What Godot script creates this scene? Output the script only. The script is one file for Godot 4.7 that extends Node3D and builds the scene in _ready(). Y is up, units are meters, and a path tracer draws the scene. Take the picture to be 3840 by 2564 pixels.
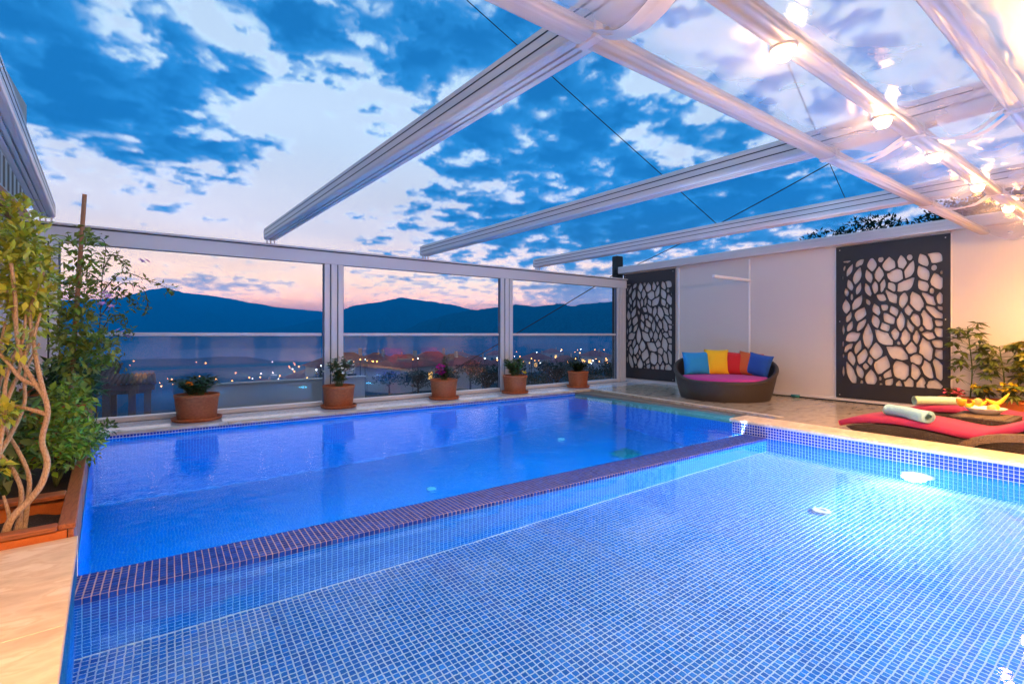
extends Node3D
# A terrace pool at dusk: raised shallow pool in front, main pool behind, glass fence, pergola with clear canopy, hills and a lit valley.
const PITCH := 0.028
const SUN_AXIS := -35.86
var rng := RandomNumberGenerator.new()
var M := {}
var blobs: Array = []
var used := {}

# ---------------------------------------------------------------- colours and materials
func lin(r: float, g: float, b: float) -> Color:
	return Color(r, g, b).linear_to_srgb()

func mat(called: String, c: Color, rough := 0.6, metal := 0.0) -> StandardMaterial3D:
	var m := StandardMaterial3D.new()
	m.resource_name = called
	m.albedo_color = c
	m.roughness = rough
	m.metallic = metal
	M[called] = m
	return m

func noise(kind: int, freq: float, octaves: int, sd: int) -> FastNoiseLite:
	var n := FastNoiseLite.new()
	n.noise_type = kind
	n.frequency = freq
	n.fractal_octaves = octaves
	n.fractal_type = FastNoiseLite.FRACTAL_FBM
	n.seed = sd
	return n

func noise_tex(n: FastNoiseLite, w: int, h: int, ramp: Gradient = null, as_normal := false, bump := 4.0) -> NoiseTexture2D:
	var t := NoiseTexture2D.new()
	t.width = w
	t.height = h
	t.seamless = true
	t.noise = n
	if ramp:
		t.color_ramp = ramp
	if as_normal:
		t.as_normal_map = true
		t.bump_strength = bump
	return t

func ramp(stops: Array) -> Gradient:
	var g := Gradient.new()
	var off := PackedFloat32Array()
	var col := PackedColorArray()
	for s in stops:
		off.append(s[0])
		col.append(s[1])
	g.offsets = off
	g.colors = col
	return g

func triplanar(m: StandardMaterial3D, scale: Vector3, world := true) -> void:
	m.uv1_triplanar = true
	m.uv1_world_triplanar = world
	m.uv1_scale = scale
	m.uv1_triplanar_sharpness = 8.0

func make_materials() -> void:
	var fine := noise_tex(noise(FastNoiseLite.TYPE_SIMPLEX_SMOOTH, 0.05, 4, 11), 512, 512)
	# travertine coping and slab
	var m := mat("travertine", Color.WHITE, 0.42)
	var vein := noise(FastNoiseLite.TYPE_SIMPLEX_SMOOTH, 0.006, 5, 5)
	vein.domain_warp_enabled = true
	vein.domain_warp_amplitude = 40.0
	vein.domain_warp_frequency = 0.006
	m.albedo_texture = noise_tex(vein, 1024, 1024, ramp([[0.0, lin(0.44, 0.33, 0.23)], [0.35, lin(0.56, 0.45, 0.33)], [0.5, lin(0.62, 0.51, 0.39)], [0.62, lin(0.55, 0.42, 0.29)], [0.75, lin(0.66, 0.56, 0.44)], [1.0, lin(0.72, 0.64, 0.52)]]))
	m.heightmap_enabled = true
	m.heightmap_texture = fine
	m.heightmap_scale = 0.06
	triplanar(m, Vector3(0.55, 0.55, 1.1))
	# polished deck stone
	m = mat("deck_stone", Color.WHITE, 0.16)
	m.albedo_texture = noise_tex(vein, 1024, 1024, ramp([[0.0, lin(0.30, 0.22, 0.15)], [0.4, lin(0.44, 0.35, 0.26)], [0.6, lin(0.48, 0.39, 0.29)], [0.8, lin(0.40, 0.31, 0.22)], [1.0, lin(0.54, 0.46, 0.36)]]))
	triplanar(m, Vector3(0.35, 0.35, 1.0))
	# wet white marble of the far strip
	m = mat("wet_marble", Color.WHITE, 0.07)
	var vein2: FastNoiseLite = vein.duplicate()
	vein2.seed = 77
	vein2.frequency = 0.009
	m.albedo_texture = noise_tex(vein2, 1024, 1024, ramp([[0.0, lin(0.72, 0.70, 0.72)], [0.42, lin(0.66, 0.64, 0.66)], [0.5, lin(0.42, 0.38, 0.40)], [0.56, lin(0.64, 0.61, 0.63)], [1.0, lin(0.78, 0.76, 0.78)]]))
	triplanar(m, Vector3(0.9, 0.9, 1.4))
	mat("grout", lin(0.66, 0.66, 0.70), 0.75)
	mat("lit_floor_grout", lin(0.84, 0.83, 0.88), 0.75)  # paler than the other grout: overhead light on the floor put into the colour
	mat("shaded_wall_grout", lin(0.22, 0.46, 0.74), 0.75)  # darker and bluer: dim light through water put into the colour
	mat("shaded_deep_wall_grout", lin(0.04, 0.24, 0.56), 0.75)  # darkened in colour so the lamp-facing deep walls look less lit
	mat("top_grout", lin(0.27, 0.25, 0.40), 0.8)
	mat("deep_grout", lin(0.16, 0.30, 0.56), 0.75)  # blue of light scattered in deep water put into the grout colour
	mat("joint_dark", lin(0.20, 0.16, 0.12), 0.9)
	m = mat("mosaic", Color.WHITE, 0.5)
	m.vertex_color_use_as_albedo = true
	m.metallic_specular = 0.12
	mat("mosaic_deep", lin(0.020, 0.145, 0.50), 0.5)  # brighter than the dry cobalt: underwater light put into the tile colour
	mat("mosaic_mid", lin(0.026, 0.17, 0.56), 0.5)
	mat("shaded_face_deep", lin(0.010, 0.065, 0.36), 0.5)  # darker copies of the floor tiles, with the upright face's shade painted in
	mat("shaded_face_mid", lin(0.013, 0.085, 0.42), 0.5)
	mat("mosaic_cobalt", lin(0.010, 0.055, 0.42), 0.45)
	mat("mosaic_dark", lin(0.008, 0.040, 0.32), 0.45)
	mat("mosaic_light", lin(0.034, 0.22, 0.66), 0.5)
	for k in ["mosaic_deep", "mosaic_mid", "mosaic_light", "mosaic_cobalt", "mosaic_dark"]:
		M[k].metallic_specular = 0.12
	# water
	var rip := noise(FastNoiseLite.TYPE_SIMPLEX_SMOOTH, 0.012, 4, 31)
	rip.domain_warp_enabled = true
	rip.domain_warp_amplitude = 18.0
	rip.domain_warp_frequency = 0.012
	m = mat("pool_water", Color(lin(0.02, 0.58, 1.0), 0.0), 0.0)
	m.refraction_enabled = true
	m.metallic_specular = 0.25
	m.refraction_scale = 0.033
	m.normal_enabled = true
	m.normal_texture = noise_tex(rip, 1024, 1024, null, true, 6.0)
	m.normal_scale = 0.13
	triplanar(m, Vector3(0.45, 0.45, 0.45))
	m.refraction_scale = 0.010
	m = m.duplicate()
	m.refraction_scale = 0.033
	m.resource_name = "still_water"
	m.normal_scale = 0.035
	m.albedo_color = Color(lin(0.66, 0.90, 1.0), 0.0)
	M["still_water"] = m
	# metals, plaster, wood
	mat("white_aluminium", lin(0.64, 0.60, 0.60), 0.22)
	mat("bright_trim", lin(0.82, 0.80, 0.80), 0.35)
	mat("groove", lin(0.035, 0.033, 0.04), 0.7)
	mat("blue_gasket", lin(0.10, 0.12, 0.18), 0.5)
	m = mat("wall_panel", lin(0.66, 0.60, 0.56), 0.42)
	var rib := Image.create(64, 8, false, Image.FORMAT_RGB8)
	for x in 64:
		for y in 8:
			var v := 0.5 + 0.5 * cos(TAU * x / 16.0)
			rib.set_pixel(x, y, Color(v, v, v))
	m.heightmap_enabled = true
	m.heightmap_texture = ImageTexture.create_from_image(rib)
	m.heightmap_scale = 0.05
	triplanar(m, Vector3(6.0, 6.0, 6.0))
	mat("screen_metal", lin(0.022, 0.019, 0.022), 0.42)
	m = mat("plaster", lin(0.62, 0.60, 0.58), 0.8)
	m.heightmap_enabled = true
	m.heightmap_texture = fine
	m.heightmap_scale = 0.2
	triplanar(m, Vector3(1.5, 1.5, 1.5))
	var grain := noise(FastNoiseLite.TYPE_SIMPLEX_SMOOTH, 0.02, 5, 9)
	var grain_tex := noise_tex(grain, 512, 512, ramp([[0.0, lin(0.14, 0.035, 0.010)], [0.45, lin(0.25, 0.072, 0.020)], [0.6, lin(0.31, 0.095, 0.028)], [1.0, lin(0.20, 0.055, 0.015)]]))
	m = mat("teak", Color.WHITE, 0.45)
	m.albedo_texture = grain_tex
	triplanar(m, Vector3(8.0, 8.0, 0.8))
	m = mat("teak_across", Color.WHITE, 0.45)
	m.albedo_texture = grain_tex
	triplanar(m, Vector3(0.8, 8.0, 8.0))
	m = mat("orange_wood", Color.WHITE, 0.5)
	m.albedo_texture = noise_tex(grain, 512, 512, ramp([[0.0, lin(0.36, 0.08, 0.012)], [0.5, lin(0.47, 0.12, 0.018)], [1.0, lin(0.40, 0.09, 0.014)]]))
	triplanar(m, Vector3(8.0, 8.0, 0.8))
	m = mat("terracotta", Color.WHITE, 0.72)
	m.albedo_texture = noise_tex(noise(FastNoiseLite.TYPE_SIMPLEX_SMOOTH, 0.015, 5, 21), 512, 512, ramp([[0.0, lin(0.28, 0.065, 0.018)], [0.5, lin(0.38, 0.092, 0.024)], [1.0, lin(0.44, 0.125, 0.036)]]))
	m.heightmap_enabled = true
	m.heightmap_texture = fine
	m.heightmap_scale = 0.08
	triplanar(m, Vector3(2.5, 4.0, 2.5), false)
	m = mat("soil", Color.WHITE, 0.95)
	m.albedo_texture = noise_tex(noise(FastNoiseLite.TYPE_CELLULAR, 0.06, 3, 3), 512, 512, ramp([[0.0, lin(0.012, 0.008, 0.006)], [0.6, lin(0.045, 0.028, 0.020)], [1.0, lin(0.09, 0.06, 0.045)]]))
	m.heightmap_enabled = true
	m.heightmap_texture = fine
	m.heightmap_scale = 0.8
	triplanar(m, Vector3(5, 5, 5))
	# cloth and wicker
	var weave := Image.create(64, 64, false, Image.FORMAT_RGB8)
	for x in 64:
		for y in 64:
			var over := (int(x / 16.0) + int(y / 16.0)) % 2 == 0
			var h := absf(sin(PI * (x % 16) / 16.0)) if over else absf(sin(PI * (y % 16) / 16.0))
			weave.set_pixel(x, y, Color(h, h, h))
	var weave_tex := ImageTexture.create_from_image(weave)
	m = mat("wicker", Color.WHITE, 0.5)
	m.albedo_texture = noise_tex(noise(FastNoiseLite.TYPE_SIMPLEX, 0.09, 3, 15), 256, 256, ramp([[0.0, lin(0.018, 0.011, 0.008)], [0.5, lin(0.036, 0.022, 0.015)], [1.0, lin(0.065, 0.042, 0.028)]]))
	m.heightmap_enabled = true
	m.heightmap_texture = weave_tex
	m.heightmap_scale = 0.35
	triplanar(m, Vector3(14, 14, 14))
	m = mat("wicker_tan", Color.WHITE, 0.5)
	m.albedo_texture = noise_tex(noise(FastNoiseLite.TYPE_SIMPLEX, 0.09, 3, 16), 256, 256, ramp([[0.0, lin(0.07, 0.045, 0.03)], [0.5, lin(0.13, 0.085, 0.055)], [1.0, lin(0.19, 0.13, 0.085)]]))
	m.heightmap_enabled = true
	m.heightmap_texture = weave_tex
	m.heightmap_scale = 0.3
	triplanar(m, Vector3(16, 16, 16))
	for row in [["magenta_cloth", Color(0.42, 0.03, 0.24)], ["red_mat", Color(0.27, 0.010, 0.060)], ["blue_cloth", Color(0.012, 0.25, 0.58)], ["yellow_cloth", Color(0.80, 0.46, 0.010)], ["red_cloth", Color(0.50, 0.010, 0.014)], ["orange_cloth", Color(0.56, 0.10, 0.018)], ["navy_cloth", Color(0.008, 0.07, 0.36)], ["towel_aqua", Color(0.34, 0.62, 0.70)], ["towel_green", Color(0.46, 0.72, 0.56)]]:
		m = mat(row[0], (row[1] as Color).linear_to_srgb(), 0.9)
		m.rim_enabled = true
		m.rim = 0.35
		m.heightmap_enabled = true
		m.heightmap_texture = fine if row[0].begins_with("towel") else weave_tex
		m.heightmap_scale = 0.35 if row[0].begins_with("towel") else 0.06
		triplanar(m, Vector3(12, 12, 12) if row[0].begins_with("towel") else Vector3(22, 22, 22))
	# canopy film and panes
	m = mat("clear_canopy", Color(0.95, 0.93, 0.98, 0.27), 0.21)
	m.transparency = BaseMaterial3D.TRANSPARENCY_ALPHA
	m.metallic_specular = 0.3
	m = mat("folded_canopy", Color(0.96, 0.92, 0.84, 0.66), 0.24)
	m.transparency = BaseMaterial3D.TRANSPARENCY_ALPHA
	m = mat("canopy_hem", lin(0.75, 0.70, 0.68), 0.6)
	m.backlight_enabled = true
	m.backlight = Color(0.6, 0.6, 0.6)
	m = mat("glass", Color(0.9, 0.95, 1.0, 0.012), 0.0)
	m.transparency = BaseMaterial3D.TRANSPARENCY_ALPHA
	m.metallic_specular = 0.50
	m = mat("clear_glass", Color(1, 1, 1, 0.02), 0.0)
	m.transparency = BaseMaterial3D.TRANSPARENCY_ALPHA
	m = mat("juice", lin(0.85, 0.42, 0.01), 0.1)
	m = mat("lamp_glow", Color.BLACK, 0.5)
	m.emission_enabled = true
	m.emission = Color(1.0, 0.86, 0.66)
	m.emission_energy_multiplier = 30.0
	m = m.duplicate()
	m.resource_name = "bright_lamp_glow"
	m.emission_energy_multiplier = 420.0
	M["bright_lamp_glow"] = m
	m = mat("pool_lamp_glow", Color.BLACK, 0.5)
	m.emission_enabled = true
	m.emission = Color(0.92, 0.97, 1.0)
	m.emission_energy_multiplier = 9.0
	# plants
	m = mat("leaf", Color.WHITE, 0.42)
	m.vertex_color_use_as_albedo = true
	m.backlight_enabled = true
	m.backlight = Color(0.55, 0.60, 0.35)
	m = mat("far_leaf", Color.WHITE, 1.0)
	m.vertex_color_use_as_albedo = true
	m.specular_mode = BaseMaterial3D.SPECULAR_DISABLED
	m = mat("petal", Color.WHITE, 0.6)
	m.vertex_color_use_as_albedo = true
	m.backlight_enabled = true
	m.backlight = Color(0.4, 0.4, 0.4)
	m = mat("stem", Color.WHITE, 0.8)
	m.albedo_texture = noise_tex(noise(FastNoiseLite.TYPE_SIMPLEX, 0.06, 4, 8), 256, 256, ramp([[0.0, lin(0.22, 0.13, 0.07)], [0.5, lin(0.36, 0.23, 0.13)], [1.0, lin(0.46, 0.33, 0.21)]]))
	triplanar(m, Vector3(9, 3, 9))
	mat("dark_stem", lin(0.07, 0.045, 0.03), 0.85)
	mat("green_stem", lin(0.08, 0.11, 0.03), 0.7)
	mat("bamboo", lin(0.34, 0.16, 0.08), 0.6)
	# far things
	m = mat("hazed_forest", Color.WHITE, 0.95)  # foliage colour has blue dusk haze mixed in, on top of the fog
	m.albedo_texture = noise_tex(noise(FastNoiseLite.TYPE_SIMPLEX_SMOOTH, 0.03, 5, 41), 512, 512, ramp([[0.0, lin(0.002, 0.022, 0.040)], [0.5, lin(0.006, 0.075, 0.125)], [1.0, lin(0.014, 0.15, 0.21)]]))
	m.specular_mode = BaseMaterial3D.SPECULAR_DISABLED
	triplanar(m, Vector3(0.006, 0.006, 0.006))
	m = mat("valley", Color.WHITE, 0.95)
	m.albedo_texture = noise_tex(noise(FastNoiseLite.TYPE_SIMPLEX_SMOOTH, 0.02, 5, 43), 512, 512, ramp([[0.0, lin(0.005, 0.020, 0.024)], [0.5, lin(0.008, 0.034, 0.038)], [1.0, lin(0.02, 0.05, 0.05)]]))
	m.specular_mode = BaseMaterial3D.SPECULAR_DISABLED
	triplanar(m, Vector3(0.02, 0.02, 0.02))
	mat("sea", lin(0.03, 0.07, 0.12), 0.12)
	mat("roof_tile", lin(0.17, 0.040, 0.036), 0.9)
	mat("dark_roof_tile", lin(0.075, 0.032, 0.032), 0.85)
	mat("render_wall", lin(0.32, 0.29, 0.27), 0.85)
	mat("dark_timber", lin(0.045, 0.028, 0.022), 0.7)
	mat("dark_pane", lin(0.02, 0.025, 0.03), 0.1)
	m = mat("lit_window_pane", Color.BLACK, 0.5)
	m.emission_enabled = true
	m.emission = Color(1.0, 0.78, 0.45)
	m.emission_energy_multiplier = 1.6
	m = mat("street_bulb", Color.BLACK, 0.5)
	m.emission_enabled = true
	m.emission = Color(1.0, 0.66, 0.30)
	m.emission_energy_multiplier = 14.0
	m = m.duplicate()
	m.emission = Color(0.85, 0.92, 1.0)
	M["white_street_bulb"] = m
	m = mat("lit_pool", Color.BLACK, 0.3)
	m.emission_enabled = true
	m.emission = Color(0.25, 0.85, 0.95)
	m.emission_energy_multiplier = 1.6
	mat("cable", lin(0.01, 0.01, 0.012), 0.6)
	mat("pole_wood", lin(0.05, 0.045, 0.042), 0.85)
	mat("bowl", lin(0.78, 0.76, 0.74), 0.25)
	mat("banana", lin(0.80, 0.50, 0.02), 0.5)
	mat("lemon", lin(0.82, 0.58, 0.04), 0.5)
	mat("peach", lin(0.72, 0.36, 0.10), 0.6)
	mat("plastic_white", lin(0.72, 0.74, 0.74), 0.4)
	mat("plastic_green", lin(0.02, 0.20, 0.22), 0.5)
	mat("curtain", lin(0.72, 0.66, 0.58), 0.9)
	mat("dark_window", lin(0.03, 0.035, 0.05), 0.08)

# ---------------------------------------------------------------- mesh helpers
func sb(smooth := false) -> SurfaceTool:
	var st := SurfaceTool.new()
	st.begin(Mesh.PRIMITIVE_TRIANGLES)
	st.set_smooth_group(0 if smooth else -1)
	return st

func tri(st: SurfaceTool, a: Vector3, b: Vector3, c: Vector3) -> void:   # counter-clockwise from outside
	st.add_vertex(a)
	st.add_vertex(c)
	st.add_vertex(b)

func quad(st: SurfaceTool, a: Vector3, b: Vector3, c: Vector3, d: Vector3) -> void:
	tri(st, a, b, c)
	tri(st, a, c, d)

func face(st: SurfaceTool, p: Array, centre: Vector3) -> void:           # a convex face turned away from centre
	var n: Vector3 = (p[1] - p[0]).cross(p[2] - p[0])
	var flip: bool = n.dot(p[0] - centre) < 0.0
	for i in range(1, p.size() - 1):
		if flip:
			tri(st, p[0], p[i + 1], p[i])
		else:
			tri(st, p[0], p[i], p[i + 1])

func box(st: SurfaceTool, c: Vector3, s: Vector3, bevel := 0.003, basis := Basis()) -> void:
	var h := s * 0.5
	var b := minf(bevel, minf(h.x, minf(h.y, h.z)) * 0.9)
	var v := func(sx: float, sy: float, sz: float, axis: int) -> Vector3:
		return c + basis * Vector3(sx * (h.x - (0.0 if axis == 0 else b)), sy * (h.y - (0.0 if axis == 1 else b)), sz * (h.z - (0.0 if axis == 2 else b)))
	for s1 in [-1.0, 1.0]:
		face(st, [v.call(s1, -1, -1, 0), v.call(s1, 1, -1, 0), v.call(s1, 1, 1, 0), v.call(s1, -1, 1, 0)], c)
		face(st, [v.call(-1, s1, -1, 1), v.call(1, s1, -1, 1), v.call(1, s1, 1, 1), v.call(-1, s1, 1, 1)], c)
		face(st, [v.call(-1, -1, s1, 2), v.call(1, -1, s1, 2), v.call(1, 1, s1, 2), v.call(-1, 1, s1, 2)], c)
		for s2 in [-1.0, 1.0]:
			face(st, [v.call(s1, s2, -1, 0), v.call(s1, s2, 1, 0), v.call(s1, s2, 1, 1), v.call(s1, s2, -1, 1)], c)
			face(st, [v.call(s1, -1, s2, 0), v.call(s1, 1, s2, 0), v.call(s1, 1, s2, 2), v.call(s1, -1, s2, 2)], c)
			face(st, [v.call(-1, s1, s2, 1), v.call(1, s1, s2, 1), v.call(1, s1, s2, 2), v.call(-1, s1, s2, 2)], c)
			for s3 in [-1.0, 1.0]:
				face(st, [v.call(s1, s2, s3, 0), v.call(s1, s2, s3, 1), v.call(s1, s2, s3, 2)], c)

func prism(st: SurfaceTool, poly: PackedVector2Array, z0: float, z1: float, xf: Transform3D) -> void:   # a section in x, y drawn out along z
	var p := poly
	if Geometry2D.is_polygon_clockwise(p):
		p = p.duplicate()
		p.reverse()
	var n := p.size()
	for i in n:
		var a := p[i]
		var b := p[(i + 1) % n]
		quad(st, xf * Vector3(a.x, a.y, z1), xf * Vector3(a.x, a.y, z0), xf * Vector3(b.x, b.y, z0), xf * Vector3(b.x, b.y, z1))
	var t := Geometry2D.triangulate_polygon(p)
	for i in range(0, t.size(), 3):
		var a := p[t[i]]
		var b := p[t[i + 1]]
		var c := p[t[i + 2]]
		if (b - a).cross(c - a) < 0.0:
			var k := b
			b = c
			c = k
		tri(st, xf * Vector3(a.x, a.y, z1), xf * Vector3(b.x, b.y, z1), xf * Vector3(c.x, c.y, z1))
		tri(st, xf * Vector3(a.x, a.y, z0), xf * Vector3(c.x, c.y, z0), xf * Vector3(b.x, b.y, z0))

func lathe(st: SurfaceTool, prof: Array, seg: int, xf: Transform3D) -> void:
	for i in prof.size() - 1:
		var lo: Vector2 = prof[i]
		var hi: Vector2 = prof[i + 1]
		for j in seg:
			var a := TAU * j / seg
			var b := TAU * (j + 1) / seg
			var p0 := xf * Vector3(lo.x * cos(a), lo.y, lo.x * sin(a))
			var p1 := xf * Vector3(hi.x * cos(a), hi.y, hi.x * sin(a))
			var p2 := xf * Vector3(hi.x * cos(b), hi.y, hi.x * sin(b))
			var p3 := xf * Vector3(lo.x * cos(b), lo.y, lo.x * sin(b))
			if lo.x > 1e-5:
				tri(st, p0, p2, p3)
			if hi.x > 1e-5:
				tri(st, p0, p1, p2)

func tube(st: SurfaceTool, pts: Array, radii: Array, seg := 6) -> void:
	var n := pts.size()
	var rings := []
	var side := Vector3.ZERO
	for i in n:
		var d: Vector3 = (pts[mini(i + 1, n - 1)] - pts[maxi(i - 1, 0)]).normalized()
		if side == Vector3.ZERO:
			side = d.cross(Vector3.UP if absf(d.y) < 0.9 else Vector3.RIGHT).normalized()
		side = (side - d * side.dot(d)).normalized()
		var up := d.cross(side)
		var r: float = radii[mini(i, radii.size() - 1)]
		var ring := []
		for j in seg:
			var a := TAU * j / seg
			ring.append(pts[i] + (side * cos(a) + up * sin(a)) * r)
		rings.append(ring)
	for i in n - 1:
		for j in seg:
			var k := (j + 1) % seg
			quad(st, rings[i][j], rings[i][k], rings[i + 1][k], rings[i + 1][j])
	for j in range(1, seg - 1):
		tri(st, rings[0][0], rings[0][j + 1], rings[0][j])
		tri(st, rings[n - 1][0], rings[n - 1][j], rings[n - 1][j + 1])

func curve(pts: Array, steps := 5) -> Array:       # a smooth line through points
	var out := []
	for i in pts.size() - 1:
		var p0: Vector3 = pts[maxi(i - 1, 0)]
		var p1: Vector3 = pts[i]
		var p2: Vector3 = pts[i + 1]
		var p3: Vector3 = pts[mini(i + 2, pts.size() - 1)]
		for k in steps:
			out.append(p1.cubic_interpolate(p2, p0, p3, float(k) / steps))
	out.append(pts[-1])
	return out

func taper(n: int, a: float, b: float) -> Array:
	var out := []
	for i in n:
		out.append(lerpf(a, b, float(i) / maxi(n - 1, 1)))
	return out

func ball(st: SurfaceTool, xf: Transform3D, seg := 12, rings := 8) -> void:
	var prof := []
	for i in rings + 1:
		var a := PI * i / rings - PI / 2
		prof.append(Vector2(cos(a) if i > 0 and i < rings else 0.0, sin(a)))
	lathe(st, prof, seg, xf)

func leaf(st: SurfaceTool, at: Vector3, dir: Vector3, up: Vector3, l: float, w: float, c: Color) -> void:
	var side := dir.cross(up).normalized() * w * 0.5
	var nrm := side.cross(dir).normalized()
	var mid := at + dir * l * 0.45 - nrm * l * 0.03
	var tip := at + dir * l - nrm * l * 0.16
	var lift := nrm * w * 0.18
	for s in [1.0, -1.0]:
		st.set_color(c)
		if s > 0:
			tri(st, at, mid + side + lift, mid)
			tri(st, mid, mid + side + lift, tip)
		else:
			tri(st, at, mid, mid - side + lift)
			tri(st, mid, tip, mid - side + lift)

# ---------------------------------------------------------------- object helpers
func part(called: String, st: SurfaceTool, m: String, parent: Node = self) -> MeshInstance3D:
	st.generate_normals()
	var o := MeshInstance3D.new()
	o.name = called
	o.mesh = st.commit()
	o.mesh.surface_set_material(0, M[m])
	parent.add_child(o, true)
	return o

func piece(called: String, mesh: Mesh, xf: Transform3D, parent: Node) -> MeshInstance3D:   # one of many alike pieces sharing a mesh
	var o := MeshInstance3D.new()
	o.name = called
	o.mesh = mesh
	o.transform = xf
	parent.add_child(o, true)
	return o

func made(st: SurfaceTool, m: String) -> Mesh:
	st.generate_normals()
	var mesh := st.commit()
	mesh.surface_set_material(0, M[m])
	return mesh

func thing(called: String, label: String, category: String, at := Vector3.ZERO, turn := 0.0, group := "") -> Node3D:
	var o := Node3D.new()
	o.name = called
	o.position = at
	o.rotation.y = turn
	add_child(o, true)
	return tag(o, label, category, group)

func tag(o: Node3D, label: String, category: String, group := "") -> Node3D:
	o.set_meta("label", label)
	o.set_meta("category", category)
	if group:
		o.set_meta("group", group)
	return o

func setting(called: String, label := "", at := Vector3.ZERO, turn := 0.0) -> Node3D:
	var o := Node3D.new()
	o.name = called
	o.position = at
	o.rotation.y = turn
	add_child(o, true)
	o.set_meta("kind", "structure")
	if label:
		o.set_meta("label", label)
	return o

func structure(o: Node3D, label := "") -> Node3D:
	o.set_meta("kind", "structure")
	if label:
		o.set_meta("label", label)
	return o

func stuff(o: Node3D) -> Node3D:
	o.set_meta("kind", "stuff")
	return o

func tile_tone() -> Color:  # the cobalt tile with underwater light already in its colour
	var t := rng.randf()
	var c := Color(0.020, 0.145, 0.50).lerp(Color(0.034, 0.24, 0.70), t * t)
	if rng.randf() < 0.06:
		c = c.lerp(Color(0.05, 0.30, 0.74), 0.5)
	return c * rng.randf_range(0.90, 1.10)

func cobalt_tone() -> Color:
	return Color(0.008, 0.038, 0.30).lerp(Color(0.012, 0.070, 0.48), rng.randf()) * rng.randf_range(0.8, 1.2)

func tile_mesh(m: String, gap := 0.0056) -> Mesh:                  # a glass tile lying in its x, z plane, y up
	var st := sb()
	var h := (PITCH - gap) * 0.5
	var b := 0.0015
	var t := 0.0016
	var c := Vector3(0, -0.01, 0)
	for s in [-1.0, 1.0]:
		face(st, [Vector3(s * h, 0, -h), Vector3(s * h, 0, h), Vector3(s * (h - b), t, h - b), Vector3(s * (h - b), t, -h + b)], c)
		face(st, [Vector3(-h, 0, s * h), Vector3(h, 0, s * h), Vector3(h - b, t, s * (h - b)), Vector3(-h + b, t, s * (h - b))], c)
	face(st, [Vector3(-h + b, t, -h + b), Vector3(h - b, t, -h + b), Vector3(h - b, t, h - b), Vector3(-h + b, t, h - b)], c)
	return made(st, m)

# A sheet of mosaic: columns along u, rows along v of a frame (origin at a corner, y the outward normal).
# The first pieces tiles nearest to near are parts of their own, the rest one part.
func mosaic(parent: Node, xf: Transform3D, nu: int, nv: int, pieces: int, near: Vector3, even := 0.0, kind := "any") -> void:
	var all := []
	for i in nu:
		for j in nv:
			var at := xf * Vector3((i + 0.5) * PITCH, 0.0006, (j + 0.5) * PITCH)
			all.append([at.distance_squared_to(near), at])
	all.sort_custom(func(a, b): return a[0] < b[0])
	var meshes := [M["tile_deep"], M["tile_mid"], M["tile_mid"], M["tile_light"]]
	if kind == "wall":
		meshes = [M["wall_deep"], M["wall_mid"]]
	elif kind == "cobalt":
		meshes = [M["dry_cobalt"], M["dry_cobalt"], M["dry_dark"]]
	var n := mini(pieces, all.size())
	for k in n:
		var wob := Basis.from_euler(Vector3(rng.randfn(0, 0.010), 0, rng.randfn(0, 0.010)))
		piece("tile", meshes[rng.randi() % meshes.size()], Transform3D(xf.basis * wob, all[k][1]), parent)
	if all.size() > n:
		var mm := MultiMesh.new()
		mm.transform_format = MultiMesh.TRANSFORM_3D
		mm.use_colors = true
		mm.mesh = M["wall_any"] if kind == "wall" else M["tile_any"]
		mm.instance_count = all.size() - n
		for k in range(n, all.size()):
			var wob := Basis.from_euler(Vector3(rng.randfn(0, 0.010), 0, rng.randfn(0, 0.010)))
			mm.set_instance_transform(k - n, Transform3D(xf.basis * wob, all[k][1]))
			mm.set_instance_color(k - n, cobalt_tone() if kind == "cobalt" else (tile_tone() * Color(0.35, 0.42, 0.68) if kind == "wall" else tile_tone()).lerp(Color(0.002, 0.12, 0.40) if kind == "wall" and even > 0.4 else Color(0.002, 0.21, 0.58), even))  # wall tiles are darkened in colour in place of shade
		var o := MultiMeshInstance3D.new()
		o.name = "mosaic_tiles"
		o.multimesh = mm
		parent.add_child(o, true)
		stuff(o)

# ---------------------------------------------------------------- sky
func sky_blob(az: float, el: float, ra: float, re: float, w: float) -> void:
	blobs.append([az, el, ra, re, w])

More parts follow.
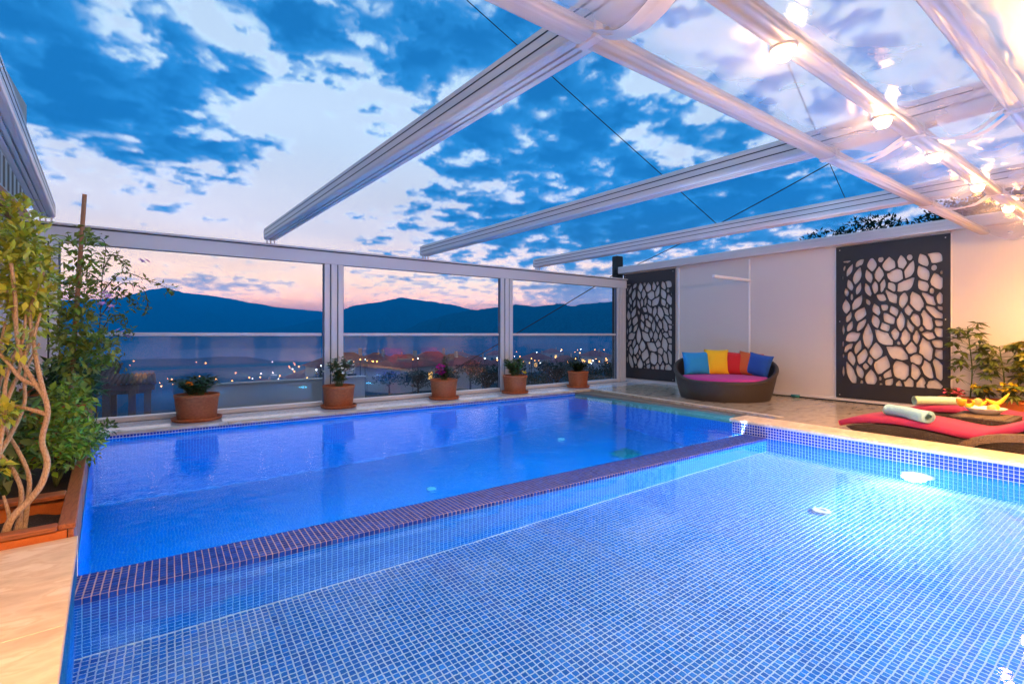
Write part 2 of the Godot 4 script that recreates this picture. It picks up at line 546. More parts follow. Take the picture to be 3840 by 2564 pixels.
func make_sky() -> Sky:
	# dusk clouds: where the cover is blue-grey cloud (positive) and where the pale afterglow shows (negative)
	sky_blob(-6.4, 23.1, 8.4, 4.8, 1.00)
	sky_blob(-2.0, 18.9, 10.6, 3.6, 0.60)
	sky_blob(2.4, 17.8, 7.1, 2.1, 0.40)
	sky_blob(11.3, 29.8, 4.6, 2.8, 0.90)
	sky_blob(20.3, 29.0, 5.2, 3.4, 1.00)
	sky_blob(31.6, 31.4, 7.6, 4.1, 1.10)
	sky_blob(37.2, 22.6, 11.1, 5.6, 0.70)
	sky_blob(32.1, 21.2, 6.1, 2.6, 0.40)
	sky_blob(43.8, 25.7, 6.0, 4.1, 0.80)
	sky_blob(34.6, 13.4, 14.0, 3.4, 0.70)
	sky_blob(49.6, 16.2, 11.9, 4.6, 0.60)
	sky_blob(60.1, 13.6, 9.3, 4.8, 1.10)
	sky_blob(49.6, 11.1, 9.5, 2.9, 0.70)
	sky_blob(70.5, 13.5, 5.5, 2.4, 0.50)
	sky_blob(52.0, 23.4, 4.2, 2.5, 0.50)
	sky_blob(0.0, 12.1, 2.4, 0.7, 0.80)
	sky_blob(19.8, 24.2, 3.0, 0.6, 0.90)
	sky_blob(45.8, 4.7, 7.0, 2.0, 0.80)
	sky_blob(4.9, 5.1, 9.4, 0.9, 0.60)
	sky_blob(3.1, 28.9, 4.7, 1.3, -0.90)
	sky_blob(4.2, 25.7, 2.2, 1.1, -0.40)
	sky_blob(17.5, 20.2, 10.0, 7.6, -1.00)
	sky_blob(-2.0, 9.9, 9.6, 4.7, -1.00)
	sky_blob(13.0, 11.5, 6.5, 6.7, -1.00)
	sky_blob(29.6, 29.0, 3.0, 2.3, -0.70)
	sky_blob(40.2, 23.8, 3.0, 2.1, -0.60)
	sky_blob(48.7, 26.2, 5.8, 2.4, -0.70)
	sky_blob(37.2, 16.2, 8.1, 1.4, -0.50)
	sky_blob(52.0, 20.5, 3.8, 2.1, -0.50)
	sky_blob(27.1, 12.3, 5.5, 2.4, -0.30)
	sky_blob(60.9, 8.1, 6.3, 1.4, -0.80)
	sky_blob(58.8, 29.4, 8.6, 3.2, -0.30)
	sky_blob(72.1, 23.9, 10.0, 4.1, -0.20)
	# the same kinds of cloud all round the rest of the sky
	var r2 := RandomNumberGenerator.new()
	r2.seed = 5
	for k in 150:
		var a := r2.randf_range(95.0, 335.0)
		var e := r2.randf_range(4.0, 40.0)
		sky_blob(a if a < 180.0 else a - 360.0, e, r2.randf_range(4, 12), r2.randf_range(1.5, 5), r2.randf_range(0.5, 1.0) * (1.0 if r2.randf() < 0.5 else -1.0))
	for k in 60:
		sky_blob(r2.randf_range(-180, 180), r2.randf_range(42, 85), r2.randf_range(8, 25), r2.randf_range(3, 8), r2.randf_range(0.5, 1.0) * (1.0 if r2.randf() < 0.5 else -1.0))
	var grid := PackedFloat32Array()
	grid.resize(361 * 91)
	for b in blobs:
		for ie in range(maxi(0, int(b[1] - b[3] * 2.2)), mini(90, int(b[1] + b[3] * 2.2) + 1) + 1):
			for ia in range(int(b[0] - b[2] * 2.2), int(b[0] + b[2] * 2.2) + 2):
				var x: float = (ia - b[0]) / b[2]
				var y: float = (ie - b[1]) / b[3]
				var k := ie * 361 + posmod(ia + 180, 360)
				grid[k] += b[4] * exp(-(x * x + y * y) * 1.1)
	for ie in 91:
		grid[ie * 361 + 360] = grid[ie * 361]
	var W := 2560
	var H := 1280
	var n1 := noise(FastNoiseLite.TYPE_SIMPLEX_SMOOTH, 1.0, 6, 17)
	n1.fractal_gain = 0.55
	n1.domain_warp_enabled = true
	n1.domain_warp_amplitude = 0.25
	n1.domain_warp_frequency = 1.6
	var n2 := noise(FastNoiseLite.TYPE_SIMPLEX_SMOOTH, 1.0, 3, 23)
	var data := PackedFloat32Array()
	data.resize(W * H * 3)
	var sa := PackedFloat32Array()
	var ca := PackedFloat32Array()
	sa.resize(W)
	ca.resize(W)
	for i in W:
		var az := (i + 0.5) / W * TAU
		sa[i] = sin(az)
		ca[i] = cos(az)
	var half := H / 2
	for j in half:
		var el := 90.0 - (j + 0.5) / H * 180.0
		var sy := sin(deg_to_rad(el))
		var cy := cos(deg_to_rad(el))
		var plane := 1.0 / (sy + 0.10)
		var t := clampf(el / 40.0, 0.0, 1.0)
		# afterglow behind the clouds, from the horizon up
		var pale := Color(0.62, 0.30, 0.40)
		if el < 3.2:
			pale = Color(0.45, 0.28, 0.48).lerp(Color(0.86, 0.46, 0.44), el / 3.2)
		elif el < 6.0:
			pale = Color(0.86, 0.46, 0.44).lerp(Color(0.92, 0.66, 0.58), (el - 3.2) / 2.8)
		elif el < 11.0:
			pale = Color(0.92, 0.66, 0.58).lerp(Color(0.66, 0.66, 0.80), (el - 6.0) / 5.0)
		elif el < 20.0:
			pale = Color(0.66, 0.66, 0.80).lerp(Color(0.53, 0.68, 0.90), (el - 11.0) / 9.0)
		else:
			pale = Color(0.53, 0.68, 0.90).lerp(Color(0.48, 0.69, 0.93), clampf((el - 20.0) / 20.0, 0.0, 1.0))
		var deep := Color(0.03, 0.20, 0.50).lerp(Color(0.0, 0.215, 0.66), clampf(el / 14.0, 0.0, 1.0))
		if el < 8.0:
			deep = Color(0.26, 0.26, 0.48).lerp(deep, clampf((el - 2.0) / 6.0, 0.0, 1.0))
		var calm := smoothstep(1.5, 11.0, el) * 0.75 + 0.25
		var k0 := int(el)
		var fe := el - k0
		for i in W:
			var az := fmod((i + 0.5) / W * 360.0 + 180.0, 360.0)
			var a0 := int(az)
			var fa := az - a0
			var g0 := lerpf(grid[k0 * 361 + a0], grid[k0 * 361 + a0 + 1], fa)
			var g1 := lerpf(grid[(k0 + 1) * 361 + a0], grid[(k0 + 1) * 361 + a0 + 1], fa)
			var g := lerpf(g0, g1, fe)
			var px := sa[i] * cy * plane
			var pz := -ca[i] * cy * plane
			var f := n1.get_noise_2d(px * 3.3, pz * 3.3) * calm - (1.0 - calm) * 0.10
			var wisp := n2.get_noise_2d(px * 7.0 + f * 1.5, pz * 7.0)
			var s := g * 0.54 + f * 0.85 + wisp * 0.32 * calm - 0.02
			var cover := smoothstep(-0.20, 0.24, s)
			var thick := smoothstep(0.05, 0.7, s)
			var d := n2.get_noise_2d(px * 0.6 + 9.0, pz * 0.6)
			var glow := 1.0 + 0.12 * d + 0.25 * maxf(0.0, 0.16 - absf(s + 0.06)) / 0.16
			var o := (j * W + i) * 3
			var kk := cover * 0.97
			var dd := 1.0 - 0.22 * thick + 0.10 * d
			data[o] = lerpf(minf(pale.r * glow, 1.0), deep.r * dd + 0.015 * (1.0 - thick), kk)
			data[o + 1] = lerpf(minf(pale.g * glow, 1.0), deep.g * dd + 0.05 * (1.0 - thick), kk)
			data[o + 2] = lerpf(minf(pale.b * glow, 1.0), deep.b * dd + 0.05 * (1.0 - thick), kk)
	# the air below hill height takes a share of this light and adds its own, so the sky behind it is that much stronger
	for j in half:
		var el := 90.0 - (j + 0.5) / H * 180.0
		var tr := exp(-FOG * minf(AIR_TOP / sin(deg_to_rad(el)), AIR_FAR))
		var add := (1.0 - tr) * 0.85
		for i in W:
			var o := (j * W + i) * 3
			data[o] = maxf(0.0, data[o] - 0.02 * add) / tr
			data[o + 1] = maxf(0.0, data[o + 1] - 0.11 * add) / tr
			data[o + 2] = maxf(0.0, data[o + 2] - 0.33 * add) / tr
	for o in range(half * W * 3, W * H * 3, 3):
		data[o] = 0.06
		data[o + 1] = 0.12
		data[o + 2] = 0.20
	var im := Image.create_from_data(W, H, false, Image.FORMAT_RGBF, data.to_byte_array())
	var m := PanoramaSkyMaterial.new()
	m.panorama = ImageTexture.create_from_image(im)
	var s := Sky.new()
	s.sky_material = m
	return s

# ---------------------------------------------------------------- the place
func _ready() -> void:
	rng.seed = 4
	make_materials()
	for row in [["tile_any", "mosaic"], ["tile_deep", "mosaic_deep"], ["tile_mid", "mosaic_mid"], ["tile_light", "mosaic_light"]]:
		M[row[0]] = tile_mesh(row[1])
	for row in [["wall_any", "mosaic"], ["wall_deep", "shaded_face_deep"], ["wall_mid", "shaded_face_mid"]]:
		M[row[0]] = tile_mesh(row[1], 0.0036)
	for row in [["dry_cobalt", "mosaic_cobalt"], ["dry_dark", "mosaic_dark"]]:
		M[row[0]] = tile_mesh(row[1], 0.0039)
	# camera: level, at rail height over the shallow pool
	var cam := Camera3D.new()
	cam.name = "camera"
	cam.position = Vector3(0, 1.0, 0)
	cam.rotation_degrees = Vector3(0, SUN_AXIS, 0)
	cam.projection = Camera3D.PROJECTION_FRUSTUM
	cam.near = 0.1
	cam.far = 30000.0
	cam.size = 0.1 * 2564.0 / 1840.0
	cam.frustum_offset = Vector2(0, -0.1 * 27.0 / 1840.0)
	add_child(cam)
	var we := WorldEnvironment.new()
	we.name = "dusk_air"
	var env := Environment.new()
	env.background_mode = Environment.BG_SKY
	env.sky = make_sky()
	env.background_energy_multiplier = 1.0
	env.tonemap_mode = Environment.TONE_MAPPER_LINEAR
	env.tonemap_exposure = 1.0
	env.sdfgi_enabled = true
	env.ssao_enabled = true
	env.ssil_enabled = true
	env.volumetric_fog_enabled = true
	env.volumetric_fog_density = 0.0
	if FOG > 0.0:
		env.fog_enabled = true
		env.fog_density = FOG
		env.fog_light_color = lin(0.0, 0.42, 1.0)
	we.environment = env
	add_child(we)
	build_land()
	valley_mist()
	build_pools()
	build_deck()
	build_fence()
	build_wall()
	build_pergola()
	build_house()
	build_town()
	build_furniture()
	build_pots()
	build_left_planters()
	build_right_planter()
	build_trees_and_cables()

const FOG := 0.00021
const AIR_TOP := 640.0
const AIR_FAR := 9000.0

func lamp(called: String, at: Vector3, energy: float, c: Color, size: float) -> void:
	var l := OmniLight3D.new()
	l.name = called
	l.position = at
	l.light_energy = energy
	l.light_color = c
	l.light_size = size
	l.omni_range = 30.0
	l.omni_attenuation = 2.0
	l.shadow_enabled = true
	add_child(l, true)

func beam(called: String, at: Vector3, dir: Vector3, energy: float, angle: float, c: Color) -> void:
	var l := SpotLight3D.new()
	l.name = called
	l.light_energy = energy
	l.light_color = c
	l.light_size = 0.04
	l.spot_range = 30.0
	l.spot_attenuation = 2.0
	l.spot_angle = angle
	l.spot_angle_attenuation = 0.9
	l.shadow_enabled = true
	l.basis = Basis.looking_at(dir.normalized(), Vector3.UP if absf(dir.normalized().y) < 0.95 else Vector3.FORWARD)
	l.position = at
	add_child(l, true)

# ---------------------------------------------------------------- land
func ridge(called: String, label: String, crest: Array, dist: float, depth: float, sd: int, bumps: float) -> void:
	# crest: azimuth and elevation in degrees as seen from the terrace; it sinks away to both sides
	var n := noise(FastNoiseLite.TYPE_SIMPLEX_SMOOTH, 1.0, 5, sd)
	var a0: float = crest[0].x - 22.0
	var a1: float = crest[-1].x + 30.0
	var nx := 420
	var ny := 26
	var st := sb(true)
	var rows := []
	for i in nx + 1:
		var a := lerpf(a0, a1, float(i) / nx)
		var e := 0.0
		if a <= crest[0].x:
			e = crest[0].y * (0.55 + 0.45 * cos((crest[0].x - a) / 22.0 * PI)) * 1.0
		elif a >= crest[-1].x:
			e = crest[-1].y * (0.62 + 0.38 * cos((a - crest[-1].x) / 30.0 * PI))
		else:
			for k in crest.size() - 1:
				if a <= crest[k + 1].x:
					e = lerpf(crest[k].y, crest[k + 1].y, smoothstep(0.0, 1.0, (a - crest[k].x) / (crest[k + 1].x - crest[k].x)) * 0.5 + 0.5 * (a - crest[k].x) / (crest[k + 1].x - crest[k].x))
					break
		e += n.get_noise_1d(a * 3.0) * 0.05
		var top := tan(deg_to_rad(e)) * dist
		var col := []
		for j in ny + 1:
			var f := float(j) / ny
			var r := dist + (f - 0.72) * depth
			var s := f / 0.72 if f < 0.72 else 1.0 - (f - 0.72) / 0.28 * 0.9
			var shape := pow(s, 1.15)
			var fold := n.get_noise_2d(a * 0.22, f * 3.0) * (1.0 - absf(2.0 * s - 1.0)) * 0.35
			var crowns := n.get_noise_2d(a * 25.0, f * 80.0) * bumps * dist * 0.002
			var h := -60.0 + (top + 60.0) * clampf(shape + fold, 0.0, 1.05) + crowns
			if j == int(0.72 * ny + 0.5):
				h = top + crowns
			var ar := deg_to_rad(a)
			col.append(Vector3(sin(ar) * r, h, -cos(ar) * r))
		rows.append(col)
	for i in nx:
		for j in ny:
			quad(st, rows[i][j], rows[i + 1][j], rows[i + 1][j + 1], rows[i][j + 1])
	structure(part(called, st, "hazed_forest"), label)

func valley_mist() -> void:
	var f := FogVolume.new()
	f.name = "valley_mist"
	f.shape = RenderingServer.FOG_VOLUME_SHAPE_BOX
	f.size = Vector3(900, 26, 560)
	f.position = Vector3(190, -15.0, -330)
	var m := FogMaterial.new()
	m.density = 0.0011
	m.albedo = lin(0.0, 0.38, 1.0)
	f.material = m
	add_child(f)
	f.set_meta("kind", "stuff")

func ground_height(x: float, z: float) -> float:
	var r := sqrt(x * x + z * z)
	var a := rad_to_deg(atan2(x, -z))
	var h := 0.0
	if r < 14.0:
		h = -3.2
	elif r < 600.0:
		h = -3.2 - 40.0 * pow((r - 14.0) / 586.0, 0.62)
	else:
		h = -43.2
	if r > 14.0 and a > 0.0 and a < 150.0:       # a gentler slope under the town
		var soft := -3.2 - minf((r - 14.0) * 0.075, 10.0) - maxf(0.0, r - 150.0) * 0.045
		h = lerpf(h, maxf(soft, -43.2), smoothstep(10.0, 16.0, a))
	var right := smoothstep(14.0, 45.0, a) * (1.0 - smoothstep(150.0, 180.0, a))
	h += right * (smoothstep(60.0, 900.0, r) * 18.0)
	var left := smoothstep(14.0, 4.0, absf(a - 2.0)) * smoothstep(430.0, 640.0, r) * (1.0 - smoothstep(720.0, 900.0, r))
	h += left * 16.0
	var back := smoothstep(110.0, 150.0, absf(a))
	h = lerpf(h, -0.6 + minf(r, 400.0) * 0.02, back)
	return h

func build_land() -> void:
	var n := noise(FastNoiseLite.TYPE_SIMPLEX_SMOOTH, 0.03, 4, 51)
	var st := sb(true)
	var rad := [0.0]
	var r := 6.0
	while r < 14000.0:
		rad.append(r)
		r *= 1.13
	var na := 144
	var rows := []
	for i in na:
		var col := []
		for rr in rad:
			var a := TAU * i / na
			var x: float = sin(a) * rr
			var z: float = -cos(a) * rr
			var h := ground_height(x, z) + n.get_noise_2d(x, z) * clampf(rr * 0.012, 0.0, 3.0)
			col.append(Vector3(x, h, z))
		rows.append(col)
	for i in na:
		for j in rad.size() - 1:
			var k := (i + 1) % na
			quad(st, rows[i][j], rows[k][j], rows[k][j + 1], rows[i][j + 1])
	structure(part("ground", st, "valley"))
	st = sb()
	var y := -42.0
	var pts := []
	for i in 40:
		var a := deg_to_rad(lerpf(-75.0, 22.0, i / 39.0))
		pts.append([Vector3(sin(a) * 620.0, y, -cos(a) * 620.0), Vector3(sin(a) * 9000.0, y, -cos(a) * 9000.0)])
	for i in 39:
		quad(st, pts[i][0], pts[i + 1][0], pts[i + 1][1], pts[i][1])
	structure(part("sea", st, "sea"))
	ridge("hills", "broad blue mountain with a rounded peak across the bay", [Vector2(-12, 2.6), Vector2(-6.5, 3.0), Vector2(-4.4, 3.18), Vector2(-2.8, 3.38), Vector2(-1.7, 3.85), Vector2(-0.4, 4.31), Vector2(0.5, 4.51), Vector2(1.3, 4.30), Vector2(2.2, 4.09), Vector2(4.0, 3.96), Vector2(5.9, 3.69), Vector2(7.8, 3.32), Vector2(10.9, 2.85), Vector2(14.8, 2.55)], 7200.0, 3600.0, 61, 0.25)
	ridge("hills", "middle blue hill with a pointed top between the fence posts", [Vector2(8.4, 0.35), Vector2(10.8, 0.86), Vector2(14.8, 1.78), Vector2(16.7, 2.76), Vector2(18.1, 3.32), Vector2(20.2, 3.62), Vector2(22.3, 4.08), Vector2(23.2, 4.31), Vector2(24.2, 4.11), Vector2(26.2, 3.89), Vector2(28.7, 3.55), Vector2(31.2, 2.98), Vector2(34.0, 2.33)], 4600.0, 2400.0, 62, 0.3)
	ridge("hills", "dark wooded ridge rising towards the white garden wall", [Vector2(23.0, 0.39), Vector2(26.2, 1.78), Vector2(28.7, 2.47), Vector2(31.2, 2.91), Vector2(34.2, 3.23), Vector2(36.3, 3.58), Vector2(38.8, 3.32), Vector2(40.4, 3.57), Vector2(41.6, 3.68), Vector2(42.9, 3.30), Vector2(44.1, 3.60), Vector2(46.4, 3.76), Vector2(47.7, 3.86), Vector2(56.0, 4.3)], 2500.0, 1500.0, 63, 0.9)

# ---------------------------------------------------------------- pools
const EDGE := 0.0659          # turn of the pool's planter side
func build_pools() -> void:
	var up := Vector3.UP
	# dividing wall: its frame starts at the back corner by the planter; x along the wall, z to the shallow side
	var d := setting("divider_wall", "low mosaic wall between the shallow pool and the main pool", Vector3(-0.30, -0.06, -2.872), -0.0133)
	var st := sb()
	var w := PITCH * 9.0
	box(st, Vector3(2.75, -0.762, w * 0.5), Vector3(5.6, 1.52, w - 0.002), 0.002)
	part("grout_bed", st, "top_grout", d)
	st = sb()
	box(st, Vector3(2.75, -0.28, w - 0.0008), Vector3(5.58, 0.50, 0.0026), 0.0005)
	part("face_grout", st, "shaded_wall_grout", d)
	var near := Vector3(0.4, 0, w)
	mosaic(d, Transform3D(Basis(Vector3.RIGHT, up, Vector3.BACK), Vector3(-0.028, -0.002, 0)), 196, 9, 150, near, 0.0, "cobalt")
	mosaic(d, Transform3D(Basis(Vector3.RIGHT, Vector3.BACK, Vector3.DOWN), Vector3(-0.028, 0, w + 0.0002)), 196, 1, 60, near, 0.0, "cobalt")
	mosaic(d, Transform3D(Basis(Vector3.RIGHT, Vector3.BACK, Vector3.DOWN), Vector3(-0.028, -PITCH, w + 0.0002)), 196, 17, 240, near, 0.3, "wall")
	st = sb()
	box(st, Vector3(2.75, -0.499, w + 0.006), Vector3(5.58, 0.008, 0.008), 0.002)
	part("corner_grout", st, "grout", d)
	var back := Transform3D(Basis(Vector3.LEFT, Vector3.FORWARD, Vector3.DOWN), Vector3(5.49, -0.028, 0.001))
	mosaic(d, back, 196, 12, 0, near)
	# shallow pool
	var s := setting("shallow_pool", "", Vector3(-0.30, -0.06, -2.872), -0.0133)
	st = sb()
	box(st, Vector3(2.75, -0.604, w + 1.75), Vector3(5.9, 0.2, 3.5), 0.002)
	part("floor_bed", st, "lit_floor_grout", s)
	mosaic(s, Transform3D(Basis(Vector3.RIGHT, up, Vector3.BACK), Vector3(-0.28, -0.504, w + 0.004)), 206, 118, 300, Vector3(0.9, -0.5, w + 0.5))
	st = sb()
	box(st, Vector3(2.75, -0.2, w + 3.40), Vector3(5.9, 0.9, 0.2), 0.002)
	part("near_wall_bed", st, "mosaic_mid", s)
	# left edge under the travertine slab
	var l := setting("pool_edge_wall", "", Vector3(-0.29, 0, -2.86), EDGE)
	st = sb()
	box(st, Vector3(-0.12, -0.25, 1.75), Vector3(0.24, 0.67, 3.5), 0.002)
	part("wall_bed", st, "grout", l)
	mosaic(l, Transform3D(Basis(Vector3.BACK, Vector3.RIGHT, up), Vector3(0.001, -0.57, 0.0)), 124, 23, 0, Vector3.ZERO, 0.3, "wall")
	# raised wall on the lounger side, with its travertine coping
	var r := setting("raised_wall", "low mosaic wall under the travertine coping beside the loungers", Vector3(5.07, 0, -2.93), -0.035)
	st = sb()
	box(st, Vector3(0.165, -0.27, 1.9), Vector3(0.30, 0.648, 3.8), 0.002)
	part("wall_bed", st, "grout", r)
	mosaic(r, Transform3D(Basis(Vector3.BACK, Vector3.LEFT, Vector3.DOWN), Vector3(0.014, 0.052, 0.002)), 135, 4, 300, Vector3(0, 0, 3.2), 0.0, "cobalt")
	mosaic(r, Transform3D(Basis(Vector3.BACK, Vector3.LEFT, Vector3.DOWN), Vector3(0.014, 0.052 - 4.0 * PITCH, 0.002)), 135, 18, 0, Vector3.ZERO, 0.3, "wall")
	for k in 3:
		st = sb()
		var prof := PackedVector2Array()
		for q in [[-0.004, 0.062], [-0.001, 0.055], [0.345, 0.055], [0.345, 0.086], [0.341, 0.09], [0.012, 0.09], [0.0, 0.087], [-0.006, 0.078], [-0.006, 0.068]]:
			prof.append(Vector2(q[0], q[1]))
		prism(st, prof, -0.02 + k * 1.3, 1.277 + k * 1.3, Transform3D.IDENTITY)
		part("coping_slab", st, "travertine", r)
	# main pool
	var m := setting("main_pool")
	var depth := -1.43
	st = sb()
	box(st, Vector3(3.0, depth - 0.1, -4.7), Vector3(7.6, 0.2, 4.2), 0.002)
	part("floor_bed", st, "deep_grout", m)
	mosaic(m, Transform3D(Basis(Vector3.RIGHT, up, Vector3.BACK), Vector3(-0.60, depth, -6.5)), 252, 132, 0, Vector3.ZERO, 0.75)
	st = sb()
	box(st, Vector3(3.0, -0.737, -6.6), Vector3(7.6, 1.4, 0.2), 0.002)
	part("far_wall_bed", st, "shaded_deep_wall_grout", m)
	st = sb()
	box(st, Vector3(3.0, -0.054, -6.5005), Vector3(7.58, 0.034, 0.004), 0.0005)
	part("waterline_grout", st, "grout", m)
	mosaic(m, Transform3D(Basis(Vector3.RIGHT, Vector3.BACK, Vector3.DOWN), Vector3(-0.60, -0.037, -6.4984)), 252, 1, 0, Vector3.ZERO, 0.0, "cobalt")
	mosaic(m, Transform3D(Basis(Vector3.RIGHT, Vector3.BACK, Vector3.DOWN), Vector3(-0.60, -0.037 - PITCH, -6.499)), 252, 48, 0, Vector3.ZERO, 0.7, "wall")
	var ml := setting("main_pool_side", "", Vector3(-0.29, 0, -2.86), EDGE)
	st = sb()
	box(st, Vector3(-0.15, -0.77, -1.85), Vector3(0.3, 1.4, 3.7), 0.002)
	part("wall_bed", st, "shaded_deep_wall_grout", ml)
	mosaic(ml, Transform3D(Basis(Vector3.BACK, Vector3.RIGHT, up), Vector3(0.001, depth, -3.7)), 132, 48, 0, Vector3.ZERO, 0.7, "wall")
	var mr := setting("main_pool_side", "", Vector3(6.47, 0, -6.5), -0.098)
	st = sb()
	box(st, Vector3(0.15, -0.742, 1.8), Vector3(0.3, 1.4, 3.9), 0.002)
	part("wall_bed", st, "shaded_deep_wall_grout", mr)
	mosaic(mr, Transform3D(Basis(Vector3.BACK, Vector3.LEFT, Vector3.DOWN), Vector3(-0.001, -0.04, 0)), 134, 49, 0, Vector3.ZERO, 0.7, "wall")
	# water surfaces
	st = sb(true)
	quad(st, Vector3(-0.62, -0.067, -2.874), Vector3(6.2, -0.067, -2.83), Vector3(6.52, -0.067, -6.52), Vector3(-0.62, -0.067, -6.52))
	structure(part("water", st, "pool_water"))
	st = sb(true)
	quad(st, Vector3(-0.42, -0.086, 0.6), Vector3(5.3, -0.086, 0.6), Vector3(5.3, -0.086, -2.551), Vector3(-0.42, -0.086, -2.622))
	structure(part("water", st, "still_water"))
	# fittings
	for q in [[Vector3(0.55, depth, -4.75), "small pale round inlet on the deep pool floor closest to the planters"], [Vector3(2.6, depth, -5.2), "small pale round inlet at the middle of the deep pool floor"], [Vector3(5.1, depth, -5.75), "small pale round inlet on the deep pool floor near the daybed corner"]]:
		var t := thing("floor_inlet", q[1], "pool inlet", q[0] + Vector3(0, 0.004, 0), 0.0, "inlets on the main pool floor")
		st = sb(true)
		lathe(st, [Vector2(0.06, 0.0), Vector2(0.058, 0.005), Vector2(0.045, 0.008), Vector2(0.0, 0.009)], 20, Transform3D.IDENTITY)
		part("inlet_cap", st, "plastic_white", t)
	var t := thing("floor_inlet", "round white inlet on the shallow pool floor near the lamp", "pool inlet", Vector3(3.78, -0.559, -1.52))
	st = sb(true)
	lathe(st, [Vector2(0.062, 0.0), Vector2(0.060, 0.005), Vector2(0.048, 0.009), Vector2(0.03, 0.009), Vector2(0.028, 0.006), Vector2(0.0, 0.006)], 24, Transform3D.IDENTITY)
	part("inlet_cap", st, "plastic_white", t)
	t = thing("floor_drain", "pale green square drain on the deep pool floor", "drain", Vector3(5.35, depth + 0.004, -4.65))
	st = sb()
	box(st, Vector3(0, 0.01, 0), Vector3(0.34, 0.02, 0.34), 0.004)
	part("drain_frame", st, "plastic_green", t)
	for k in 7:
		st = sb()
		box(st, Vector3(-0.12 + k * 0.04, 0.024, 0), Vector3(0.022, 0.008, 0.28), 0.002)
		part("drain_bar", st, "plastic_green", t)
	# underwater lamps: one on the raised wall in view, the others on walls that face away
	pool_lamp("bright underwater lamp on the shallow pool's raised wall", Vector3(5.018, -0.33, -1.30), Vector3(-1, 0, 0.03), 22.0)
	beam("pool_beam", Vector3(4.925, -0.33, -1.297), Vector3(-0.60, -0.78, 0.05), 5000.0, 45.0, Color(0.93, 0.96, 1.0))
	for q in [[Vector3(0.7, -0.34, 0.42), "underwater lamp of the shallow pool beside the house steps"], [Vector3(2.6, -0.34, 0.47), "middle underwater lamp on the shallow pool's house side"], [Vector3(4.4, -0.34, 0.49), "underwater lamp of the shallow pool closest to the loungers"]]:
		pool_lamp(q[1], q[0], Vector3(0, 0, -1), 1.5)
	for q in [[Vector3(0.6, -0.50, -2.885), "deep pool lamp by the planter end of the divider"], [Vector3(2.6, -0.50, -2.86), "deep pool lamp at the middle of the divider"], [Vector3(4.1, -0.50, -2.842), "deep pool lamp by the lounger end of the divider"]]:
		pool_lamp(q[1], q[0], Vector3(0, 0, -1), 7.5)

func pool_lamp(label: String, at: Vector3, out: Vector3, energy: float) -> void:
	var t := thing("pool_lamp", label, "pool lamp", at, 0.0, "underwater lamps")
	var b := Basis(Quaternion(Vector3.UP, out.normalized()))
	var xf := Transform3D(b, Vector3.ZERO)
	var st := sb(true)
	lathe(st, [Vector2(0.115, 0.0), Vector2(0.115, 0.012), Vector2(0.10, 0.022), Vector2(0.088, 0.020)], 28, xf)
	part("lamp_ring", st, "plastic_white", t)
	st = sb(true)
	lathe(st, [Vector2(0.088, 0.012), Vector2(0.07, 0.024), Vector2(0.0, 0.030)], 24, xf)
	part("lamp_lens", st, "pool_lamp_glow", t)
	lamp("pool_light", at + out * 0.10, energy, Color(0.80, 0.92, 1.0), 0.08)

# ---------------------------------------------------------------- deck
func slabs(parent: Node, poly: PackedVector2Array, y: float, th: float, su: float, sv: float, off: Vector2, m: String, stagger := true) -> void:
	var r := Rect2(poly[0], Vector2.ZERO)
	for p in poly:
		r = r.expand(p)
	var j := 0
	var v := r.position.y - fposmod(r.position.y - off.y, sv)
	while v < r.end.y:
		var u := r.position.x - fposmod(r.position.x - off.x, su) - (su * 0.5 if stagger and j % 2 else 0.0)
		while u < r.end.x:
			var g := 0.0012
			var cell := PackedVector2Array([Vector2(u + g, v + g), Vector2(u + su - g, v + g), Vector2(u + su - g, v + sv - g), Vector2(u + g, v + sv - g)])
			for q in Geometry2D.intersect_polygons(cell, poly):
				if q.size() < 3:
					continue
				var st := sb()
				var dy := rng.randf_range(-0.0006, 0.0006)
				var flat := PackedVector2Array()
				for p in q:
					flat.append(Vector2(p.x, -p.y))
				prism(st, flat, y - th, y + dy, Transform3D(Basis(Vector3.RIGHT, Vector3.FORWARD, Vector3.UP), Vector3.ZERO))
				part("paving_slab", st, m, parent)
			u += su
		v += sv
		j += 1

